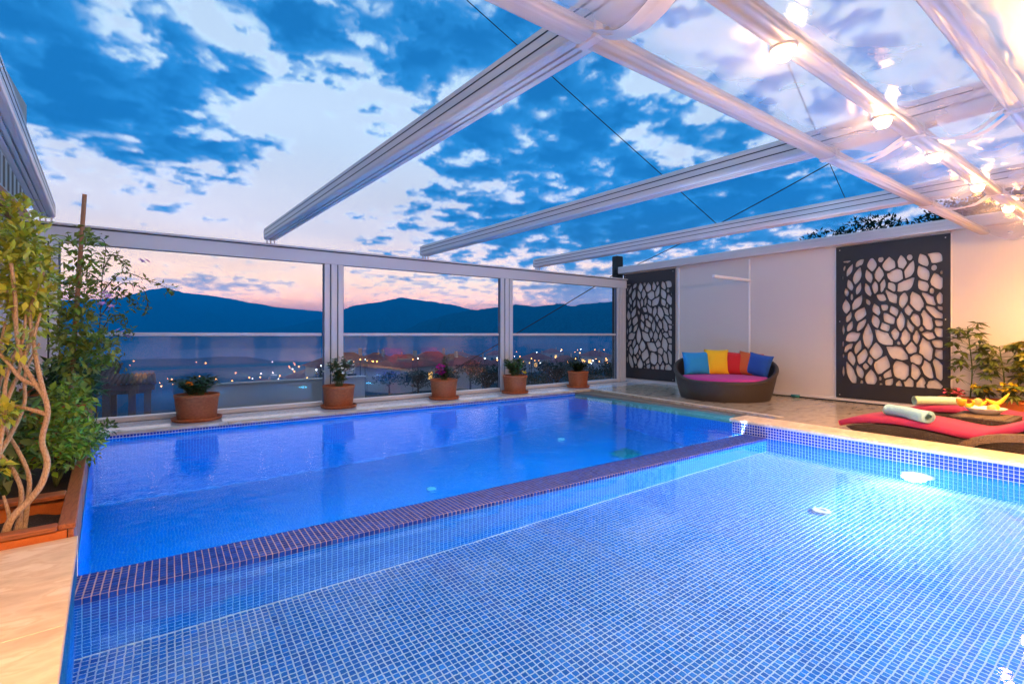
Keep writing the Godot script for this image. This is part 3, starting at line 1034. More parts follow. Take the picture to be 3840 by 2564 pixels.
func build_deck() -> void:
	var d := setting("deck", "polished beige stone deck")
	var right := PackedVector2Array([Vector2(6.44, -6.52), Vector2(8.36, -6.52), Vector2(8.36, 2.9), Vector2(5.20, 2.9), Vector2(5.38, -2.92), Vector2(6.10, -2.92)])
	slabs(d, right, 0.0, 0.03, 0.62, 1.22, Vector2(6.2, -3.12), "deck_stone", false)
	var far := PackedVector2Array([Vector2(-1.05, -7.14), Vector2(8.36, -7.14), Vector2(8.36, -6.523), Vector2(-1.05, -6.523)])
	slabs(d, far, 0.0, 0.03, 1.2, 0.64, Vector2(-0.6, -7.15), "wet_marble", false)
	var st := sb()
	box(st, Vector3(7.25, -0.19, -1.81), Vector3(2.3, 0.31, 9.4), 0.002)
	part("deck_bed", st, "joint_dark", d)
	st = sb()
	box(st, Vector3(3.65, -0.19, -6.85), Vector3(9.5, 0.31, 0.62), 0.002)
	part("deck_bed", st, "joint_dark", d)
	st = sb()
	box(st, Vector3(3.65, -1.7, -6.95), Vector3(9.6, 2.7, 0.5), 0.002)
	part("retaining_wall", st, "plaster", d)
	# coping strips along the main pool
	for k in 6:
		st = sb()
		box(st, Vector3(0.05 + k * 1.2, -0.0155, -6.484), Vector3(1.197, 0.037, 0.074), 0.006)
		part("coping_slab", st, "travertine", d)
	var e := setting("pool_coping", "", Vector3(6.47, 0, -6.5), -0.098)
	for k in 3:
		st = sb()
		box(st, Vector3(0.035, -0.0150, 0.62 + k * 1.2), Vector3(0.076, 0.038, 1.197), 0.006)
		part("coping_slab", st, "travertine", e)
	# raised travertine slabs on the planter side
	var s := setting("slab_edge", "pale travertine slabs beside the pool", Vector3(-0.29, 0, -2.86), EDGE)
	for q in [[0.0, 0.86], [0.861, 1.3], [2.162, 1.3]]:
		st = sb()
		box(st, Vector3(-0.75, 0.1, q[0] + q[1] * 0.5), Vector3(1.512, 0.04, q[1]), 0.002)
		part("paving_slab", st, "travertine", s)
	st = sb()
	box(st, Vector3(-0.88, -0.3, 1.73), Vector3(1.24, 0.755, 3.46), 0.002)
	part("slab_base", st, "plaster", s)
	st = sb()
	box(st, Vector3(-0.02, 0.0, -0.012), Vector3(0.05, 0.20, 0.022), 0.003)
	part("slab_end_trim", st, "plaster", s)
	# ground floor of the house terrace behind the pool
	var h := setting("terrace_floor")
	slabs(h, PackedVector2Array([Vector2(-1.8, 0.62), Vector2(5.2, 0.62), Vector2(5.2, 2.9), Vector2(-1.8, 2.9)]), 0.12, 0.05, 0.9, 0.9, Vector2(0, 0.62), "deck_stone", true)
	st = sb()
	box(st, Vector3(1.7, -0.26, 1.76), Vector3(7.0, 0.64, 2.24), 0.002)
	part("terrace_base", st, "plaster", h)

# ---------------------------------------------------------------- glass fence
func build_fence() -> void:
	var f := thing("glass_fence", "white framed glass fence along the far side of the pool", "glass fence", Vector3(0, 0, -7.2))
	var st := sb()
	box(st, Vector3(3.56, 2.085, 0.0), Vector3(9.36, 0.17, 0.10), 0.006)
	part("top_beam", st, "white_aluminium", f)
	st = sb()
	box(st, Vector3(3.56, 2.178, 0.004), Vector3(9.40, 0.012, 0.10), 0.002)
	part("beam_groove", st, "groove", f)
	st = sb()
	box(st, Vector3(3.56, 2.197, 0.0), Vector3(9.42, 0.026, 0.13), 0.008)
	part("beam_cap", st, "white_aluminium", f)
	for x in [-1.0, 2.04, 5.06, 8.08]:
		var wide := 0.26
		st = sb()
		box(st, Vector3(x, 1.0, 0.0), Vector3(0.085, 2.0, 0.11), 0.006)
		part("post", st, "white_aluminium", f)
		for s in [-1.0, 1.0]:
			st = sb()
			box(st, Vector3(x + s * 0.050, 1.0, -0.004), Vector3(0.014, 2.0, 0.08), 0.001)
			part("post_groove", st, "groove", f)
			st = sb()
			box(st, Vector3(x + s * 0.094, 1.0, 0.0), Vector3(0.074, 2.0, 0.10), 0.006)
			part("side_guide", st, "white_aluminium", f)
			st = sb()
			box(st, Vector3(x + s * 0.1365, 1.0, -0.005), Vector3(0.011, 1.99, 0.05), 0.001)
			part("gasket", st, "blue_gasket", f)
	for k in 3:
		var x0 := -1.0 + k * 3.027 + 0.143
		var x1 := x0 + 3.02 - 0.286
		var c := (x0 + x1) * 0.5
		st = sb()
		box(st, Vector3(c, 1.005, 0.0), Vector3(x1 - x0, 0.042, 0.045), 0.008)
		part("mid_rail", st, "white_aluminium", f)
		st = sb()
		box(st, Vector3(c, 0.03, 0.0), Vector3(x1 - x0 + 0.02, 0.06, 0.10), 0.008)
		part("bottom_rail", st, "white_aluminium", f)
		for zz in [0.012, -0.022]:
			st = sb()
			var h := 0.983
			quad(st, Vector3(x0, 0.055, zz), Vector3(x1, 0.055, zz), Vector3(x1, h, zz), Vector3(x0, h, zz))
			part("glass_pane", st, "glass", f)

# ---------------------------------------------------------------- right wall and leaf screens
func rail_section(wide := 0.16, high := 0.15) -> PackedVector2Array:   # hollow roof rail: two grooves on each flank, a slot below
	var w := wide * 0.5
	var g := 0.007
	var s := 0.0035
	var half := []
	for q in [[0.012, 0.0], [0.012, 0.018], [0.026, 0.018], [0.026, 0.0], [w - 0.02, 0.0], [w - 0.006, 0.006], [w, 0.02], [w, high * 0.36 - s], [w - g, high * 0.36 - s], [w - g, high * 0.36 + s], [w, high * 0.36 + s], [w, high * 0.70 - s], [w - g, high * 0.70 - s], [w - g, high * 0.70 + s], [w, high * 0.70 + s], [w, high - 0.016], [w - 0.016, high]]:
		half.append(Vector2(q[0], q[1]))
	var out := PackedVector2Array()
	for p in half:
		out.append(p)
	half.reverse()
	for p in half:
		out.append(Vector2(-p.x, p.y))
	return out

func leaf_row(seeds: Array, text: String) -> void:
	for w in text.split(" "):
		var q := w.split(",")
		seeds.append([Vector2(float(q[0]) * 0.001, float(q[1]) * 0.001), float(q[2]) * 0.001, float(q[3]) * 0.001, deg_to_rad(float(q[4]))])

func leaf_screen_mesh() -> Mesh:
	# a sheet with leaf-shaped openings: one cell round each opening, the opening a rounded, shrunken copy of its cell
	var W := 1.325
	var y0 := 0.06
	var y1 := 2.32
	var field := Rect2(0.075, 0.285, 1.175, 1.82)
	var seeds := []
	leaf_row(seeds, "145,2092,50,19,90 568,2070,38,35,0 897,2057,38,35,0 311,2054,73,34,43 1166,2023,89,61,-54 459,2010,101,50,0 1048,2004,93,51,-24 810,1998,105,46,-6")
	leaf_row(seeds, "108,1986,44,15,16 666,1986,105,68,0 181,1958,93,28,23 1158,1888,36,32,0 894,1883,130,47,20 280,1865,128,43,16 547,1861,109,48,0 91,1856,34,7,0")
	leaf_row(seeds, "421,1851,103,38,-14 1043,1832,115,53,-23 744,1827,101,94,38 1234,1816,30,13,0 185,1738,84,34,-16 1192,1709,110,64,-16 590,1704,100,29,9 854,1690,123,67,48")
	leaf_row(seeds, "498,1680,90,38,0 296,1676,88,27,16 694,1674,91,39,-20 1043,1661,87,49,-32 413,1652,99,34,-18 138,1634,63,25,-8 1134,1581,41,27,0 208,1557,45,18,0")
	leaf_row(seeds, "692,1538,117,50,-33 578,1531,71,43,-59 829,1480,108,50,6 1102,1478,111,47,-38 1218,1478,82,37,0 280,1474,116,45,29 413,1474,50,22,-24 972,1451,139,71,-18")
	leaf_row(seeds, "135,1421,112,43,-4 608,1387,50,41,-43 513,1359,88,42,-16 1218,1346,41,33,-33 888,1344,86,41,-9 721,1329,82,44,-24 322,1300,107,63,24 1161,1299,132,48,-43")
	leaf_row(seeds, "171,1267,84,28,18 662,1231,94,55,-38 966,1202,98,59,-20 1081,1199,150,58,-16 504,1198,103,42,-14 802,1185,135,42,0 1203,1162,62,40,-59 335,1157,119,36,29")
	leaf_row(seeds, "185,1122,83,31,20 905,1119,103,38,-16 614,1109,74,49,-29 1026,1083,34,27,0 100,1077,75,13,0 1213,1034,72,50,-33 733,1008,79,50,0 1102,994,75,52,-71")
	leaf_row(seeds, "411,978,184,53,0 852,972,120,52,0 224,970,103,65,59 968,966,112,37,-2 602,964,145,72,-43 776,887,26,21,0 1192,879,70,54,-54 95,862,41,11,0")
	leaf_row(seeds, "918,819,98,62,0 289,813,110,36,14 165,810,94,34,38 1075,809,163,72,-12 511,766,120,68,0 756,751,141,79,-56 1208,751,81,55,-29 345,687,119,56,20")
	leaf_row(seeds, "98,686,30,12,0 977,675,76,75,54 202,659,115,42,-12 436,624,63,33,-8 584,572,134,81,20 1197,549,148,57,-12 386,547,52,32,0 1097,543,135,61,-18")
	leaf_row(seeds, "802,512,145,93,-20 955,493,115,57,-12 309,461,99,40,-18 100,456,79,13,0 656,453,81,45,29 198,432,182,46,-18 449,374,124,62,0 560,374,32,18,0")
	leaf_row(seeds, "1019,345,105,47,4 888,342,90,53,0 668,339,64,40,38 1161,323,86,75,90 783,312,56,35,0 335,306,30,19,0 572,295,29,18,-24")
	var st := sb()
	var th := 0.007
	# leaves are wider in their lower half; where two come close a web of metal stays between them
	var step := 0.0085
	var nx := int(ceil(field.size.x / step))
	var ny := int(ceil(field.size.y / step))
	var dx := field.size.x / nx
	var dy := field.size.y / ny
	var f := PackedFloat32Array()
	f.resize((nx + 1) * (ny + 1))
	var near := {}
	for q in seeds:
		var cx := int(q[0].x / 0.2)
		var cy := int(q[0].y / 0.2)
		for a in range(-1, 2):
			for b in range(-1, 2):
				var key := (cx + a) * 100 + cy + b
				if not near.has(key):
					near[key] = []
				near[key].append(q)
	for i in nx + 1:
		for j in ny + 1:
			var p := field.position + Vector2(i * dx, j * dy)
			var d1 := 1.0
			var d2 := 1.0
			for q in near.get(int(p.x / 0.2) * 100 + int(p.y / 0.2), []):
				var d := leaf_distance(p, q)
				if d < d1:
					d2 = d1
					d1 = d
				elif d < d2:
					d2 = d
			var edge := minf(minf(i, nx - i) * dx, minf(j, ny - j) * dy)
			f[i * (ny + 1) + j] = maxf(maxf(d1, (d1 - d2) * 0.5 + 0.0125), 0.004 - edge)
	for i in nx:
		for j in ny:
			var c := [Vector2(i, j), Vector2(i + 1, j), Vector2(i + 1, j + 1), Vector2(i, j + 1)]
			var v := [f[i * (ny + 1) + j], f[(i + 1) * (ny + 1) + j], f[(i + 1) * (ny + 1) + j + 1], f[i * (ny + 1) + j + 1]]
			var solid := PackedVector3Array()
			var cuts := []
			for k in 4:
				var k2 := (k + 1) % 4
				var a := Vector3(field.position.x + c[k].x * dx, field.position.y + c[k].y * dy, 0)
				var b := Vector3(field.position.x + c[k2].x * dx, field.position.y + c[k2].y * dy, 0)
				if v[k] >= 0.0:
					solid.append(a)
				if (v[k] >= 0.0) != (v[k2] >= 0.0):
					var m := a.lerp(b, v[k] / (v[k] - v[k2]))
					solid.append(m)
					cuts.append(m)
			var z := Vector3(0, 0, th)
			for k in range(1, solid.size() - 1):
				tri(st, solid[0] + z, solid[k] + z, solid[k + 1] + z)
				tri(st, solid[0], solid[k + 1], solid[k])
			for k in range(0, cuts.size() - 1, 2):
				quad(st, cuts[k], cuts[k] + z, cuts[k + 1] + z, cuts[k + 1])
	# the plain border
	var fx0 := field.position.x
	var fx1 := field.end.x
	var fy0 := field.position.y
	var fy1 := field.end.y
	for q in [[0.0, y0, W, fy0], [0.0, fy1, W, y1], [0.0, fy0, fx0, fy1], [fx1, fy0, W, fy1]]:
		var a := Vector3(q[0], q[1], 0)
		var b := Vector3(q[2], q[1], 0)
		var c := Vector3(q[2], q[3], 0)
		var e := Vector3(q[0], q[3], 0)
		var z := Vector3(0, 0, th)
		quad(st, a + z, b + z, c + z, e + z)
		quad(st, a, e, c, b)
	for q in [[0.0, y0, W, y0], [W, y0, W, y1], [W, y1, 0.0, y1], [0.0, y1, 0.0, y0]]:
		var a := Vector3(q[0], q[1], 0)
		var b := Vector3(q[2], q[3], 0)
		quad(st, a, b, b + Vector3(0, 0, th), a + Vector3(0, 0, th))
	return made(st, "screen_metal")

func leaf_distance(p: Vector2, q: Array) -> float:    # about how far p lies outside a leaf
	var axis := Vector2(sin(q[3]), cos(q[3]))
	var r: Vector2 = p - q[0]
	var l: float = q[1] * 1.07
	var w: float = q[2] * 1.17
	var s := r.dot(axis) / l
	var t := absf(r.dot(axis.orthogonal()))
	if q[1] < 0.05:
		return (Vector2(s, t / (w * 0.8)).length() - 1.0) * w
	if absf(s) > 1.0:
		return Vector2((absf(s) - 1.0) * l, t).length()
	return (t - w * (1.0 - pow(absf(s), 1.8)) * (1.0 - 0.22 * s)) * 0.85

func build_wall() -> void:
	var x := 8.37
	var w := thing("garden_wall", "tall white panel wall beside the deck", "wall", Vector3(x, 0, 0))
	var seams := [-7.33, -5.93, -4.506, -3.15, -1.825, -0.46, 0.9, 2.26, 3.0]
	for k in seams.size() - 1:
		var st := sb()
		box(st, Vector3(0.05, 1.20, (seams[k] + seams[k + 1]) * 0.5), Vector3(0.10, 2.32, seams[k + 1] - seams[k] - 0.004), 0.003)
		part("wall_panel", st, "wall_panel", w)
	for k in range(1, seams.size() - 1):
		var st := sb()
		box(st, Vector3(-0.004, 1.18, seams[k]), Vector3(0.018, 2.27, 0.028), 0.003)
		part("seam_strip", st, "bright_trim", w)
	var st := sb()
	box(st, Vector3(0.035, 0.02, -2.2), Vector3(0.16, 0.05, 10.3), 0.004)
	part("kerb", st, "white_aluminium", w)
	st = sb()
	prism(st, rail_section(0.22, 0.15), -7.42, 3.0, Transform3D(Basis(), Vector3(0.0, 2.345, 0)))
	part("wall_rail", st, "white_aluminium", w)
	st = sb()
	box(st, Vector3(-0.55, 1.945, -4.506), Vector3(1.10, 0.045, 0.045), 0.004)
	part("bracket_arm", st, "bright_trim", w)
	# hose along the foot of the wall
	var h := thing("hose", "thin dark hose with a green connector along the wall foot", "hose", Vector3(8.27, 0.012, -4.2))
	st = sb(true)
	var pts := []
	for k in 24:
		pts.append(Vector3(sin(k * 0.9) * 0.006, 0, -0.3 + k * 0.1))
	tube(st, pts, [0.011], 6)
	part("hose_line", st, "cable", h)
	st = sb(true)
	tube(st, [Vector3(0.0, 0.008, 0.44), Vector3(0.0, 0.008, 0.56)], [0.024], 10)
	part("hose_connector", st, "plastic_green", h)
	# the two leaf screens
	var mesh := leaf_screen_mesh()
	for q in [[-3.147, "dark leaf pattern screen standing behind the red loungers"], [-7.327, "dark leaf pattern screen at the fence corner behind the daybed"]]:
		var s := thing("leaf_screen", q[1], "screen", Vector3(x - 0.022, 0.0, q[0]), -PI / 2, "leaf screens on the garden wall")
		piece("screen_sheet", mesh, Transform3D.IDENTITY, s)
		for u in [0.05, 1.275]:
			for v in [0.1, 1.2, 2.27]:
				st = sb(true)
				lathe(st, [Vector2(0.008, -0.02), Vector2(0.008, 0.009), Vector2(0.0, 0.011)], 10, Transform3D(Basis(Vector3.RIGHT, PI / 2), Vector3(u, v, 0.0)))
				part("spacer", st, "white_aluminium", s)

# ---------------------------------------------------------------- pergola
const BAYS := [[-0.92, 1.40], [1.44, 3.66], [3.72, 5.76], [5.82, 8.16]]
func canopy_sheet(parent: Node, x0: float, x1: float, z0: float, z1: float, sag: float, sd: int, m: String, y: float) -> void:
	var n := noise(FastNoiseLite.TYPE_SIMPLEX_SMOOTH, 1.0, 3, sd)
	var nx := 40
	var nz := 16
	var st := sb(true)
	var g := []
	for i in nx + 1:
		var col := []
		for j in nz + 1:
			var u := float(i) / nx
			var v := float(j) / nz
			var x := lerpf(x0, x1, u)
			var belly := sin(PI * v)
			var edge := sin(PI * clampf(u, 0.0, 1.0))
			var h := y - sag * belly * (0.75 + 0.35 * (1.0 - edge)) + n.get_noise_2d(x * 1.6, v * 1.2 + z0 * 5.0) * 0.035 * belly + n.get_noise_2d(x * 6.0, v * 0.8) * 0.010 * belly
			col.append(Vector3(x, h, lerpf(z0, z1, v)))
		g.append(col)
	for i in nx:
		for j in nz:
			quad(st, g[i][j], g[i][j + 1], g[i + 1][j + 1], g[i + 1][j])
	part("canopy_sheet", st, m, parent)
	for i in [0, nx]:                           # welded hem where two sheets meet
		var h := sb(true)
		for j in nz:
			var o := Vector3(0.028, 0.0, 0)
			var lift := Vector3(0, -0.006, 0)
			quad(h, g[i][j] - o + lift, g[i][j] + o + lift, g[i][j + 1] + o + lift, g[i][j + 1] - o + lift)
		part("canopy_hem", h, "canopy_hem", parent)

func build_pergola() -> void:
	var p := thing("pergola", "white aluminium pergola with a half drawn clear canopy and spotlights", "pergola")
	for q in [[-0.965, 0.070], [1.205, 0.052], [3.440, 0.048], [5.725, 0.013]]:
		var xf := Transform3D(Basis(Vector3.UP, atan(q[1])), Vector3(q[0], 2.25, -7.15))
		var st := sb()
		prism(st, rail_section(0.150, 0.155), 0.03, 9.9, xf)
		var rail := part("roof_rail", st, "white_aluminium", p)
		for s in [-1.0, 1.0]:
			for gy in [0.36, 0.70]:
				st = sb()
				box(st, xf * Vector3(s * 0.0725, 0.155 * gy, 4.97), Vector3(0.009, 0.0075, 9.84), 0.0005, xf.basis)
				part("rail_groove_shade", st, "groove", rail)  # near-black strip laid in to stand for the shade inside the groove
		st = sb()
		var cap := PackedVector2Array()
		for k in 16:
			var a := TAU * k / 16.0 + PI / 16
			cap.append(Vector2(signf(cos(a)) * 0.076 * pow(absf(cos(a)), 0.35), 0.0775 + signf(sin(a)) * 0.0785 * pow(absf(sin(a)), 0.35)))
		prism(st, cap, 0.0, 0.03, xf)
		part("rail_end_cap", st, "white_aluminium", p)
		for s in [-0.045, 0.0, 0.045]:
			st = sb()
			box(st, xf * Vector3(s, -0.022, 0.05), Vector3(0.014, 0.05, 0.02), 0.002)
			part("rail_foot", st, "white_aluminium", p)
	var bars := [-1.43, -0.97, -0.53, -0.26, -0.04, 0.18, 0.40, 0.62, 0.84, 1.06, 1.28, 1.50, 1.72, 1.94, 2.16, 2.38]
	var bar := PackedVector2Array()
	for k in 20:
		var a := TAU * k / 20.0
		bar.append(Vector2(signf(cos(a)) * 0.050 * pow(absf(cos(a)), 0.55), signf(sin(a)) * 0.030 * pow(absf(sin(a)), 0.55)))
	for i in bars.size():
		for b in BAYS:
			var st := sb(true)
			st.set_smooth_group(0)
			prism(st, bar, b[0] + 0.004, b[1] + 0.036 if b[1] < 8.0 else 7.95, Transform3D(Basis(Vector3.FORWARD, Vector3.UP, Vector3.RIGHT), Vector3(0, 2.214, bars[i])))
			part("crossbar", st, "white_aluminium", p)
			if b[1] < 8.0:
				st = sb()
				box(st, Vector3(b[1] + 0.022, 2.216, bars[i]), Vector3(0.05, 0.074, 0.112), 0.006)
				part("bar_joint", st, "white_aluminium", p)
	for i in bars.size() - 1:
		for k in 4:
			var gap: float = bars[i + 1] - bars[i]
			var wide := gap > 0.35
			canopy_sheet(p, BAYS[k][0], BAYS[k][1], bars[i], bars[i + 1], 0.095 if wide else 0.17, 100 + i * 7 + k, "clear_canopy" if wide else "folded_canopy", 2.232)
	# spotlights under the second bar, and under a bar further back
	for x in [-0.1, 1.0, 2.095, 3.215, 4.14, 5.26, 6.38, 7.4]:
		spotlight(p, Vector3(x, 2.184, -0.985), LAMP_FRONT)
	for x in [-0.95, 0.2, 1.4, 2.7, 3.9, 5.1, 6.3, 7.5]:
		spotlight(p, Vector3(x, 2.184, -0.05), LAMP_BACK)

const LAMP_FRONT := 2.4
const LAMP_BACK := 4.8
func spotlight(p: Node, at: Vector3, energy: float) -> void:
	var st := sb(true)
	lathe(st, [Vector2(0.050, 0.012), Vector2(0.052, -0.006), Vector2(0.044, -0.010), Vector2(0.040, -0.006)], 20, Transform3D(Basis(), at))
	part("spotlight_ring", st, "white_aluminium", p)
	st = sb(true)
	lathe(st, [Vector2(0.0, -0.052), Vector2(0.026, -0.048), Vector2(0.038, -0.030), Vector2(0.040, 0.0)], 20, Transform3D(Basis(), at))
	part("spotlight_lens", st, "bright_lamp_glow" if energy > 3.0 else "lamp_glow", p)
	lamp("canopy_light", at + Vector3(0, -0.16, 0), energy * (0.3 if energy > 3.0 else 0.03), Color(1.0, 0.72, 0.40), 0.04)
	beam("canopy_spot", at + Vector3(0, -0.06, 0), Vector3.DOWN, energy, 82.0, Color(1.0, 0.72, 0.40))

# ---------------------------------------------------------------- the house behind, which the fence mirrors
func build_house() -> void:
	var h := thing("villa", "white villa with curtained glass doors at the back of the terrace", "house", Vector3(0, 0, 2.95))
	var x := -1.9
	for q in [[0.35, 1.3], [0.4, 1.6], [0.35, 1.6], [0.4, 1.2], [0.5, 1.5], [0.6, 0.0]]:
		var st := sb()
		box(st, Vector3(x + q[0] * 0.5, 1.3, 0.1), Vector3(q[0], 2.5, 0.2), 0.004)
		part("wall", st, "plaster", h)
		x += q[0]
		if q[1] > 0.0:
			var c: float = x + q[1] * 0.5
			for s in [[-0.5, 0.06, 2.1], [0.5, 0.06, 2.1], [0.0, 0.06, 2.1]]:
				st = sb()
				box(st, Vector3(c + s[0] * (q[1] - 0.06), 1.12, 0.08), Vector3(s[1], 2.1, 0.07), 0.004)
				part("door_frame", st, "white_aluminium", h)
			st = sb()
			quad(st, Vector3(c - q[1] * 0.5, 0.1, 0.10), Vector3(c + q[1] * 0.5, 0.1, 0.10), Vector3(c + q[1] * 0.5, 2.2, 0.10), Vector3(c - q[1] * 0.5, 2.2, 0.10))
			part("door_pane", st, "clear_glass", h)
			for s in [-1.0, 1.0]:
				st = sb(true)
				var pts := []
				for k in 13:
					pts.append(Vector2(c + s * (q[1] * 0.5 - 0.04 - k * q[1] * 0.019), 0.22 + sin(k * 2.1) * 0.03))
				for k in 12:
					quad(st, Vector3(pts[k].x, 0.12, pts[k].y), Vector3(pts[k + 1].x, 0.12, pts[k + 1].y), Vector3(pts[k + 1].x, 2.2, pts[k + 1].y), Vector3(pts[k].x, 2.2, pts[k].y))
				part("curtain", st, "curtain", h)
			x += q[1]
	var st := sb()
	box(st, Vector3(3.25, 2.40, 0.1), Vector3(10.4, 0.4, 0.2), 0.004)
	part("lintel", st, "plaster", h)
	st = sb()
	box(st, Vector3(3.25, 1.3, 3.1), Vector3(10.4, 2.6, 0.2), 0.004)
	part("room_wall", st, "plaster", h)
	for s in [-1.85, 8.35]:
		st = sb()
		box(st, Vector3(s, 1.3, 1.6), Vector3(0.2, 2.6, 2.8), 0.004)
		part("room_wall", st, "plaster", h)
	st = sb()
	box(st, Vector3(3.25, 0.05, 1.6), Vector3(10.4, 0.1, 3.2), 0.004)
	part("room_floor", st, "plaster", h)
	st = sb()
	box(st, Vector3(3.25, 2.72, 1.5), Vector3(10.9, 0.24, 3.5), 0.006)
	part("flat_roof", st, "plaster", h)

# ---------------------------------------------------------------- neighbours and the valley
func place(az: float, dist: float) -> Vector3:
	var a := deg_to_rad(az)
	var p := Vector3(sin(a) * dist, 0, -cos(a) * dist)
	p.y = ground_height(p.x, p.z)
	return p

func hip_house(label: String, at: Vector3, turn: float, w: float, d: float, hgt: float, lit: int, dark := false) -> void:
	var h := thing("tiled_house", label, "house", at, turn, "houses in the valley")
	var st := sb()
	box(st, Vector3(0, hgt * 0.5 - 1.0, 0), Vector3(w, hgt + 2.0, d), 0.02)
	part("wall", st, "render_wall", h)
	st = sb()
	var e := 0.5
	var rh := minf(w, d) * 0.28
	var r := maxf(0.4, (w - d) * 0.5)
	var a := Vector3(-w * 0.5 - e, hgt, -d * 0.5 - e)
	var b := Vector3(w * 0.5 + e, hgt, -d * 0.5 - e)
	var c := Vector3(w * 0.5 + e, hgt, d * 0.5 + e)
	var f := Vector3(-w * 0.5 - e, hgt, d * 0.5 + e)
	var t0 := Vector3(-r, hgt + rh, 0)
	var t1 := Vector3(r, hgt + rh, 0)
	var mid := Vector3(0, hgt + rh * 0.3, 0)
	for q in [[f, c, t1, t0], [b, a, t0, t1], [c, b, t1], [a, f, t0], [a, b, c, f]]:
		face(st, q, mid)
	var roof := part("roof", st, "dark_roof_tile" if dark else "roof_tile", h)
	st = sb()
	for k in 9:                                  # courses of tiles
		var v := (k + 0.5) / 9.0
		for s in [-1.0, 1.0]:
			var p0: Vector3 = (f if s > 0 else a).lerp(t0, v)
			var p1: Vector3 = (c if s > 0 else b).lerp(t1, v)
			box(st, (p0 + p1) * 0.5 + Vector3(0, 0.03, 0), Vector3(p0.distance_to(p1), 0.05, 0.12), 0.01)
	stuff(part("tile_course", st, "dark_roof_tile" if dark else "roof_tile", roof))
	st = sb()
	box(st, Vector3(w * 0.22, hgt + rh * 0.85, d * 0.12), Vector3(0.5, rh * 0.9, 0.5), 0.02)
	part("chimney", st, "render_wall", roof)
	for k in 3:
		st = sb()
		var lx := (k - 1) * w * 0.3
		box(st, Vector3(lx, hgt * 0.6, d * 0.5 + 0.01), Vector3(w * 0.13, hgt * 0.28, 0.06), 0.01)
		part("window", st, "lit_window_pane" if (lit >> k) & 1 else "dark_pane", h)

